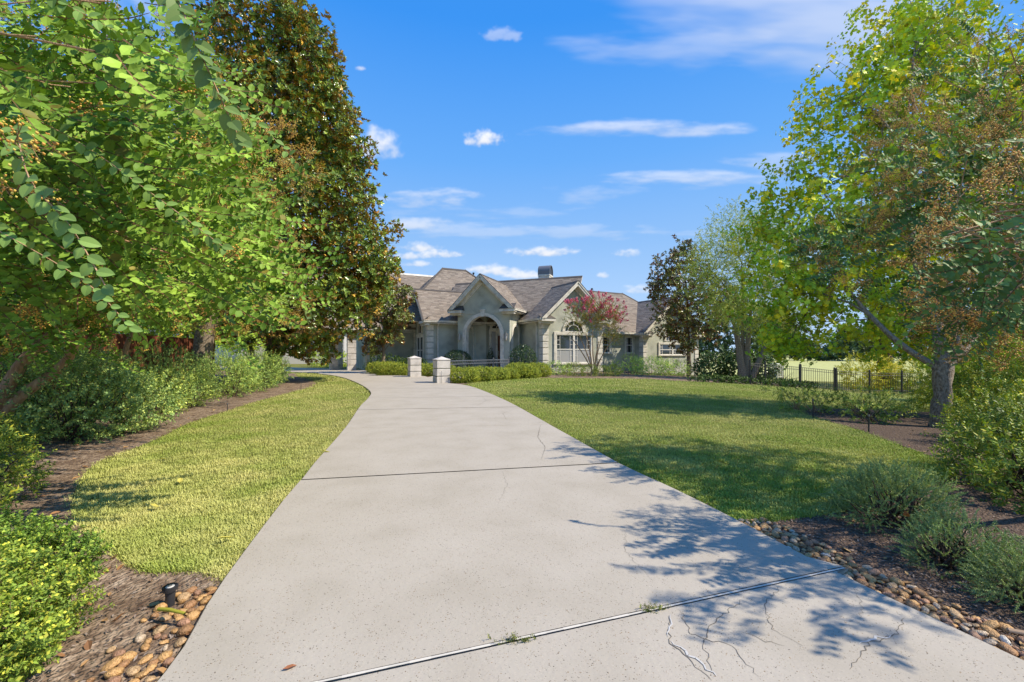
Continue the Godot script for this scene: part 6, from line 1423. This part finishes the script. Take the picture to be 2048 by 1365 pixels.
func make_small() -> void:
	var r := RandomNumberGenerator.new(); r.seed = 17
	make_pillar(Vector3(-5.32, 0.0, -23.15), "cream banded stone gate pillar further from the camera, left of the walk")
	make_pillar(Vector3(-3.08, 0.0, -18.55), "cream banded stone gate pillar nearer the camera, right of the walk")
	# curved courtyard railing
	var rl := thing("courtyard_railing", Vector3.ZERO, "curved grey iron railing with a band of rings above the hedge", "railing")
	var pts: Array = []
	for p in smooth_line(V2([[-2.78, -18.8], [-1.95, -20.3], [-1.3, -21.3], [-0.75, -21.95], [-0.3, -22.6], [-0.15, -23.4]]), 5): pts.append(Vector3(p.x, 0, p.y))
	for y in [[0.955, 0.022, "top_rail"], [0.80, 0.016, "rail"], [0.14, 0.016, "rail"]]:
		var m := Mb.new(); var pp: Array = []; var rr: Array = []
		for p in pts: pp.append(p + Vector3(0, y[0], 0)); rr.append(y[1])
		m.tube(pp, rr, 6); put(y[2], m, M.rail_metal, rl)
	var pick := Mb.new(); pick.tube([Vector3(0, 0.14, 0), Vector3(0, 0.80, 0)], [0.008, 0.008], 5)
	var ring := Mb.new()
	var rp: Array = []; var rq: Array = []
	for k in 13: rp.append(Vector3(cos(TAU * k / 12), sin(TAU * k / 12), 0) * 0.062); rq.append(0.010)
	ring.tube(rp, rq, 5, Color.WHITE, false)
	var pm := pick.mesh(); var rm := ring.mesh()
	var post := Mb.new(); post.box(Vector3(-0.03, 0, -0.03), Vector3(0.03, 1.0, 0.03)); post.ball(Vector3(0, 1.03, 0), Vector3.ONE * 0.045, Color.WHITE, 8, 5)
	var acc := 0.0
	for k in pts.size() - 1:
		var a: Vector3 = pts[k]; var b: Vector3 = pts[k + 1]; var n := maxi(1, int(round(a.distance_to(b) / 0.135)))
		for j in n:
			var p := a.lerp(b, (j + 0.5) / n)
			var o := put("picket", pm, M.rail_metal, rl); o.position = p
			var g := put("ring", rm, M.rail_metal, rl); g.position = p + Vector3(0, 0.8775, 0); g.rotation.y = atan2(-(b - a).z, (b - a).x)
	for k in [0, 13, 25]:
		var o := put("post", post, M.rail_metal, rl); o.position = pts[mini(k, pts.size() - 1)]
	rebase(rl, pts[12])
	# black iron fence with a gate
	var fe := thing("iron_fence", on(18.4, -23.5), "black iron picket fence with a gate across the right end of the lawn", "fence")
	var f0 := Vector2(12.6, -22.5); var f1 := Vector2(24.6, -24.6)
	var base := fe.position
	var fp := Mb.new(); fp.box(Vector3(-0.008, 0.06, -0.008), Vector3(0.008, 1.14, 0.008)); var fpm := fp.mesh()
	var pb := Mb.new(); pb.box(Vector3(-0.032, -0.05, -0.032), Vector3(0.032, 1.26, 0.032)); pb.ball(Vector3(0, 1.28, 0), Vector3.ONE * 0.04, Color.WHITE, 7, 4); var pbm := pb.mesh()
	var nn := 104
	for k in nn:
		var q := f0.lerp(f1, (k + 0.5) / nn)
		var o := put("picket", fpm, M.dark_metal, fe); o.position = on(q.x, q.y) - base
	var stops := [0.0, 0.075, 0.25, 0.255, 0.43, 0.44, 0.62, 0.80, 1.0]
	for s in stops:
		var q := f0.lerp(f1, s); var o := put("post", pbm, M.dark_metal, fe); o.position = on(q.x, q.y) - base
	for k in stops.size() - 1:
		if stops[k + 1] - stops[k] < 0.02: continue
		var a := f0.lerp(f1, stops[k]); var b := f0.lerp(f1, stops[k + 1])
		for y in [0.14, 1.0, 1.13]:
			var m := Mb.new(); m.tube([on(a.x, a.y, y) - base, on(b.x, b.y, y) - base], [0.014, 0.014], 5); put("rail", m, M.dark_metal, fe)
	# cedar fence on the left
	var cf := thing("cedar_fence", Vector3(-11.5, 0, -12), "red-brown cedar board fence behind the left trees", "fence")
	var c0 := Vector3(-9.4, 0, -2.0); var c1 := Vector3(-13.6, 0, -19.5); var dirc := (c1 - c0).normalized(); var ang := atan2(-dirc.z, dirc.x)
	var shades: Array = []
	for v in 4:
		var bm := Mb.new(); bm.bevel(Vector3(-0.068, 0.04, -0.010), Vector3(0.068, 1.92, 0.010), 0.004, Color(1, 1, 1) * [0.8, 1.0, 1.15, 0.9][v]); shades.append(bm.mesh())
	var len := c0.distance_to(c1); var nb := int(len / 0.142)
	for k in nb:
		var o := put("board", shades[r.randi() % 4], M.cedar, cf)
		o.position = c0 + dirc * (k + 0.5) * 0.142 - cf.position + Vector3(0, r.randf_range(-0.012, 0.012), 0); o.rotation.y = ang
	for y in [0.35, 1.6]:
		var m := Mb.new(); var off := Vector3(dirc.z, 0, -dirc.x) * 0.04
		beam(m, c0 + off - cf.position, c1 + off - cf.position, Vector3(-dirc.z, 0, dirc.x), Vector3.UP, -0.02, 0.02, y - 0.045, y + 0.045); put("rail", m, M.cedar, cf)
	# river stone edging on both sides of the drive: every stone a piece of its own
	var smesh: Array = []
	var scol := [Color(0.60, 0.36, 0.15), Color(0.70, 0.43, 0.18), Color(0.50, 0.28, 0.13), Color(0.68, 0.47, 0.26), Color(0.74, 0.60, 0.44), Color(0.50, 0.29, 0.18), Color(0.82, 0.78, 0.70)]
	for v in 14:
		var m := Mb.new()
		var sx := r.randf_range(0.8, 1.3); var sz := r.randf_range(0.65, 0.95); var sy := r.randf_range(0.42, 0.62)
		m.ball(Vector3.ZERO, Vector3(sx, sy, sz), scol[v % 7] * r.randf_range(0.85, 1.15), 8, 5)
		var fnz := FastNoiseLite.new(); fnz.seed = v; fnz.frequency = 0.9
		for k in m.v.size(): m.v[k] *= 1.0 + 0.35 * fnz.get_noise_3dv(m.v[k] + Vector3(v * 3.0, 0, 0))
		smesh.append(m.mesh())
	for side in 2:
		var ed := Node3D.new(); named(ed, "stone_edging", self)
		tag(ed, ["strip of golden brown river stones at the bottom left, beside the drive and the low hedge", "strip of tan and white river stones along the right edge of the drive"][side], "", "", "structure")
		var want := 62 if side == 0 else 250
		var placed: Array = []; var tries := 0
		while placed.size() < want and tries < 9000:
			tries += 1
			var z: float; var x: float
			if side == 0:
				z = -r.randf_range(1.62, 2.42); var e := at_z(drive_l, z).x
				x = e - 0.03 - absf(r.randfn()) * (0.13 if z > -2.0 else 0.10)
				if x < e - 0.40: continue
			else:
				z = -r.randf_range(1.55, 3.42); var e := at_z(drive_r, z).x
				x = e + 0.035 + absf(r.randfn()) * 0.105
				if x > e + 0.32: continue
			var s := r.randf_range(0.016, 0.038) * (1.0 if r.randf() < 0.85 else 1.25)
			var ok := true
			for q in placed:
				if Vector2(x, z).distance_to(Vector2(q.x, q.y)) < (s + q.z) * 0.78: ok = false; break
			if not ok: continue
			placed.append(Vector3(x, z, s))
			var vi := r.randi() % 14
			if vi % 7 == 6 and r.randf() < 0.6: vi = 2
			if side == 0 and vi % 7 in [4, 6] and r.randf() < 0.65: vi = [0, 1, 7, 8][r.randi() % 4]
			var o := put("stone", smesh[vi], M.stone, ed)
			o.position = Vector3(x, gy(x, z) + s * 0.16, z); o.rotation = Vector3(r.randfn() * 0.25, r.randf() * TAU, r.randfn() * 0.25); o.scale = Vector3.ONE * s
	# bark chips over the mulch, twigs and dead leaves over the soil
	var chip := Mb.new(); chip.smooth = false
	chip.leaf(Vector3(-0.011, 0, 0), Vector3(1, 0, 0), Vector3.UP, 0.022, 0.008, 0.0012, Color.WHITE, false)
	var dl := Mb.new(); dl.smooth = false
	dl.leaf(Vector3(-0.03, 0, 0), Vector3(1, 0.1, 0), Vector3.UP, 0.06, 0.030, 0.006, Color.WHITE, true)
	for side in 2:
		var xs: Array = []; var cs: Array = []; var xl: Array = []; var cl: Array = []
		for k in (30000 if side == 1 else 9000):
			var z := -1.5 - pow(r.randf(), 1.6) * 9.5
			var x: float
			if side == 1: x = at_z(drive_r, z).x + 0.02 + pow(r.randf(), 1.3) * (1.6 + absf(z))
			else: x = at_z(drive_l, z).x - 0.02 - pow(r.randf(), 1.2) * (1.8 + absf(z) * 0.9)
			var p := Vector2(x, z)
			if Geometry2D.is_point_in_polygon(p, lawn_r) or Geometry2D.is_point_in_polygon(p, lawn_l): continue
			var b := Basis.from_euler(Vector3(r.randfn() * 0.3, r.randf() * TAU, r.randfn() * 0.3)).scaled(Vector3.ONE * r.randf_range(0.5, 1.4))
			if k % 14 == 0 and (side == 0 or k % 56 == 0):
				xl.append(Transform3D(b, on(x, z, 0.006))); cl.append([Color(0.30, 0.15, 0.06), Color(0.38, 0.22, 0.09), Color(0.22, 0.11, 0.05), Color(0.42, 0.28, 0.12)][r.randi() % 4])
			else:
				xs.append(Transform3D(b, on(x, z, 0.004))); cs.append([Color(0.10, 0.065, 0.045), Color(0.16, 0.11, 0.08), Color(0.24, 0.18, 0.14), Color(0.12, 0.09, 0.07), Color(0.30, 0.24, 0.19)][r.randi() % 5])
		tag(copies("bark_chips", chip.mesh(), M.chips, xs, cs), ["scattered twigs and chips on the left soil bed", "shredded bark mulch on the right bed"][side])
		tag(copies("leaf_litter", dl.mesh(), M.chips, xl, cl), ["curled brown leaf litter on the left soil bed", "brown leaf litter on the right mulch bed"][side])
	# single fallen leaves that can be told apart
	var fl := Mb.new(); fl.smooth = false; fl.leaf(Vector3(-0.05, 0, 0), Vector3(1, 0.15, 0), Vector3.UP, 0.105, 0.042, 0.008, Color(0.62, 0.55, 0.12))
	var flm := fl.mesh()
	for e in [[-2.02, 0.04, -3.0, "pale fallen leaf on the left lawn near its front rim"], [-2.62, 0.04, -4.9, "yellow fallen leaf on the left lawn beside its bright middle"], [-3.05, 0.04, -3.62, "curled straw leaf on the left lawn's left rim"], [-3.4, 0.035, -4.35, "tan fallen leaf lying toward the left lawn's soil edge"], [-4.35, 0.02, -5.3, "bright yellow leaf on the bare soil left of the lawn"], [-2.45, 0.04, -5.6, "small yellow leaf on the left lawn nearest the slab joint"]]:
		var o := put("fallen_leaf", flm, M.leaf); o.position = Vector3(e[0], e[1], e[2]); o.rotation = Vector3(0.2, r.randf() * TAU, 0.1); o.scale = Vector3.ONE * r.randf_range(0.8, 1.15)
		tag(o, e[3], "fallen leaf", "fallen leaves on the left lawn and soil")
	var bl := Mb.new(); bl.smooth = false; bl.leaf(Vector3(-0.05, 0, 0), Vector3(1, 0, 0), Vector3.UP, 0.14, 0.05, 0.012, Color(0.33, 0.13, 0.06))
	var lo := put("fallen_leaf", bl, M.leaf_small); lo.position = Vector3(2.72, 0.24, -2.92); lo.rotation = Vector3(0.9, 0.5, -0.55); tag(lo, "large red-brown leaf caught on top of the junipers", "fallen leaf")
	var wl := Mb.new(); wl.bevel(Vector3(-0.075, 0, -0.014), Vector3(0.075, 0.012, 0.014), 0.004, Color(0.36, 0.25, 0.16))
	var wo := put("wood_chip", wl, M.chips); wo.position = Vector3(2.42, 0.03, -1.98); wo.rotation = Vector3(0.1, -0.6, 0.1); tag(wo, "flat splinter of wood on the mulch at the right edge", "wood chip")
	var dl2 := put("fallen_leaf", bl, M.leaf_small); dl2.position = Vector3(-0.93, 0.045, -1.76); dl2.rotation = Vector3(0.1, 0.6, 0); dl2.scale = Vector3.ONE * 0.4; tag(dl2, "small brown leaf on the concrete at the bottom edge", "fallen leaf")
	var gs := Mb.new(); gs.tube([Vector3(-0.085, 0, 0), Vector3(0, 0.012, 0.006), Vector3(0.085, 0.004, 0)], [0.009, 0.0095, 0.007], 7, Color(0.36, 0.34, 0.035))
	var go := put("green_stick", gs, M.seed); go.position = Vector3(-1.70, 0.055, -2.12); go.rotation.y = -0.25; tag(go, "short yellow-green stick lying on the golden stones", "stick")
	# weeds in the near joint
	for e in [[0.72, -2.17, 0.05, "small weed in the near driveway joint, the right one of two"], [0.03, -1.93, 0.06, "larger weed in the near driveway joint, the left one of two"]]:
		var w := thing("weed", Vector3(e[0], 0.03, e[1]), e[3], "weed", "weeds in the driveway joint")
		var xs: Array = []; var cs: Array = []
		for k in 22:
			xs.append(Transform3D(facing(Vector3(r.randfn(), 0.4 + absf(r.randfn()) * 0.4, r.randfn() * 0.5).normalized(), r.randf() * TAU).scaled(Vector3.ONE * 0.28), Vector3(r.randfn() * e[2] * 0.7, 0, r.randfn() * e[2] * 0.25))); cs.append(Color(0.75, 0.62, 0.5) * r.randf_range(0.5, 1.1))
		copies("foliage", T["abelia"][0], M.leaf_small, xs, cs, w)
	# path light
	var pl := thing("well_light", Vector3(-1.83, 0, -2.27), "black stake light with a round silver face beside the golden stones", "garden light")
	var lm := Mb.new()
	lm.tube([Vector3(0, -0.02, 0), Vector3(0.004, 0.05, 0), Vector3(0.004, 0.075, 0)], [0.021, 0.022, 0.024], 14)
	lm.tube([Vector3(0.004, 0.075, 0), Vector3(0.004, 0.083, 0.001), Vector3(0.005, 0.098, 0.003), Vector3(0.005, 0.100, 0.003)], [0.024, 0.034, 0.036, 0.030], 16)
	put("housing", lm, M.dark_metal, pl)
	var lf := Mb.new(); lf.tube([Vector3(0.005, 0.099, 0.003), Vector3(0.005, 0.1025, 0.003)], [0.020, 0.019], 16)
	put("face", lf, M.white_frame, pl)
	var lr := Mb.new(); lr.tube([Vector3(0.005, 0.1028, 0.003), Vector3(0.005, 0.105, 0.003)], [0.010, 0.009], 12)
	put("lens", lr, M.pewter, pl)
	# stakes and spikes
	for e in [[6.45, -9.1, 0.40, 0.011, "black garden light stake at the lawn edge left of the wiry shrub"], [6.3, -7.5, 0.30, 0.012, "grey light stake in the mulch before the big tree"], [-6.5, -9.7, 0.18, 0.008, "thin marker stake on the soil at the left lawn's edge"], [-7.75, -15.6, 0.16, 0.008, "thin marker stake on the soil near the magnolia"]]:
		var st := thing("garden_stake", on(e[0], e[1]), e[4], "stake", "thin stakes along the lawn edges")
		var sm := Mb.new(); sm.tube([Vector3(0, -0.05, 0), Vector3(0, e[2], 0)], [e[3], e[3]], 6); put("rod", sm, M.dark_metal, st)
		var sc := Mb.new(); sc.tube([Vector3(0, e[2] * 0.93, 0), Vector3(0, e[2] + 0.01, 0)], [e[3] * 1.5, e[3] * 1.3], 7); put("tip", sc, M.cap_metal, st)
	for e in [[-3.05, -18.02, 0.50, "left thin spike in front of the right gate pillar"], [-2.98, -17.98, 0.56, "right thin spike in front of the right gate pillar"]]:
		var st := thing("garden_stake", Vector3(e[0], 0, e[1]), e[3], "stake", "spikes before the right gate pillar")
		var sm := Mb.new(); sm.tube([Vector3(0, -0.05, 0), Vector3(0, e[2], 0)], [0.010, 0.007], 6); put("rod", sm, M.rail_metal, st)
	# utility cabinet on the fairway
	var ub := thing("utility_cabinet", on(24.9, -40.0), "pale louvred utility cabinet standing on the fairway beyond the fence", "cabinet", "", 0.35)
	var um := Mb.new(); um.bevel(Vector3(-0.42, 0, -0.42), Vector3(0.42, 1.25, 0.42), 0.02); um.bevel(Vector3(-0.46, 1.252, -0.46), Vector3(0.46, 1.32, 0.46), 0.015); put("case", um, M.white_frame, ub)
	for k in 7:
		var lv := Mb.new(); lv.box(Vector3(-0.34, 0.22 + k * 0.13, 0.422), Vector3(0.34, 0.30 + k * 0.13, 0.435)); put("louvre", lv, M.pewter, ub)
	# neighbouring house beyond the left trees
	var nh := thing("neighbour_house", Vector3(-34, 0, -52), "pale grey neighbouring house glimpsed between the left trees", "house", "", 0.3)
	var nw := Mb.new(); nw.box(Vector3(-13, 0, -6), Vector3(13, 4.2, 6)); put("wall", nw, M.neighbour_wall, nh)
	var nr := Mb.new()
	nr.quad(Vector3(-13.6, 4.0, 6.6), Vector3(13.6, 4.0, 6.6), Vector3(8, 8.2, 0), Vector3(-8, 8.2, 0), tones[1]); nr.tri(Vector3(13.6, 4.0, 6.6), Vector3(13.6, 4.0, -6.6), Vector3(8, 8.2, 0), tones[0]); nr.tri(Vector3(-13.6, 4.0, -6.6), Vector3(-13.6, 4.0, 6.6), Vector3(-8, 8.2, 0), tones[2])
	nr.quad(Vector3(13.6, 4.0, -6.6), Vector3(-13.6, 4.0, -6.6), Vector3(-8, 8.2, 0), Vector3(8, 8.2, 0), tones[1])
	put("roof", nr, M.shingle, nh)
	var ng := Mb.new()
	for k in 3: ng.bevel(Vector3(-9 + k * 4.2, 0.05, 6.0), Vector3(-5.6 + k * 4.2, 2.6, 6.05), 0.01)
	put("garage_door", ng, M.white_frame, nh)
	for k in 2:
		var nwn := Mb.new(); nwn.bevel(Vector3(5 + k * 3.4, 0.9, 6.0), Vector3(6.6 + k * 3.4, 2.5, 6.06), 0.02); put("window", nwn, M.glass, nh)

func _ready() -> void:
	var cam := Camera3D.new(); cam.name = "camera"; add_child(cam)
	cam.position = Vector3(0, 1.35, 0)
	cam.near = 0.05; cam.far = 3000.0
	cam.projection = Camera3D.PROJECTION_FRUSTUM
	cam.size = 2.0 * 0.05 * 682.5 / 850.0
	cam.frustum_offset = Vector2(0, 0.05 * 22.5 / 850.0)
	cam.current = true
	var env := Environment.new()
	env.background_mode = Environment.BG_SKY
	env.tonemap_mode = Environment.TONE_MAPPER_LINEAR
	env.tonemap_exposure = 1.48
	env.sdfgi_enabled = true; env.ssao_enabled = true; env.ssil_enabled = true
	var sky := Sky.new(); sky.sky_material = make_sky(); env.sky = sky
	var we := WorldEnvironment.new(); we.name = "environment"; we.environment = env; add_child(we)
	var sun := DirectionalLight3D.new(); sun.name = "sun"; add_child(sun)
	sun.light_energy = 1.3; sun.light_color = Color(1.0, 0.95, 0.87); sun.light_angular_distance = 0.5; sun.shadow_enabled = true
	var to_sun := Vector3(0.659, 0.743, 0.116)
	sun.look_at_from_position(to_sun * 50.0, Vector3.ZERO, Vector3.UP)
	make_materials()
	make_ground()
	make_house()
	make_grass()
	make_twigs()
	make_trees()
	make_shrubs()
	make_small()
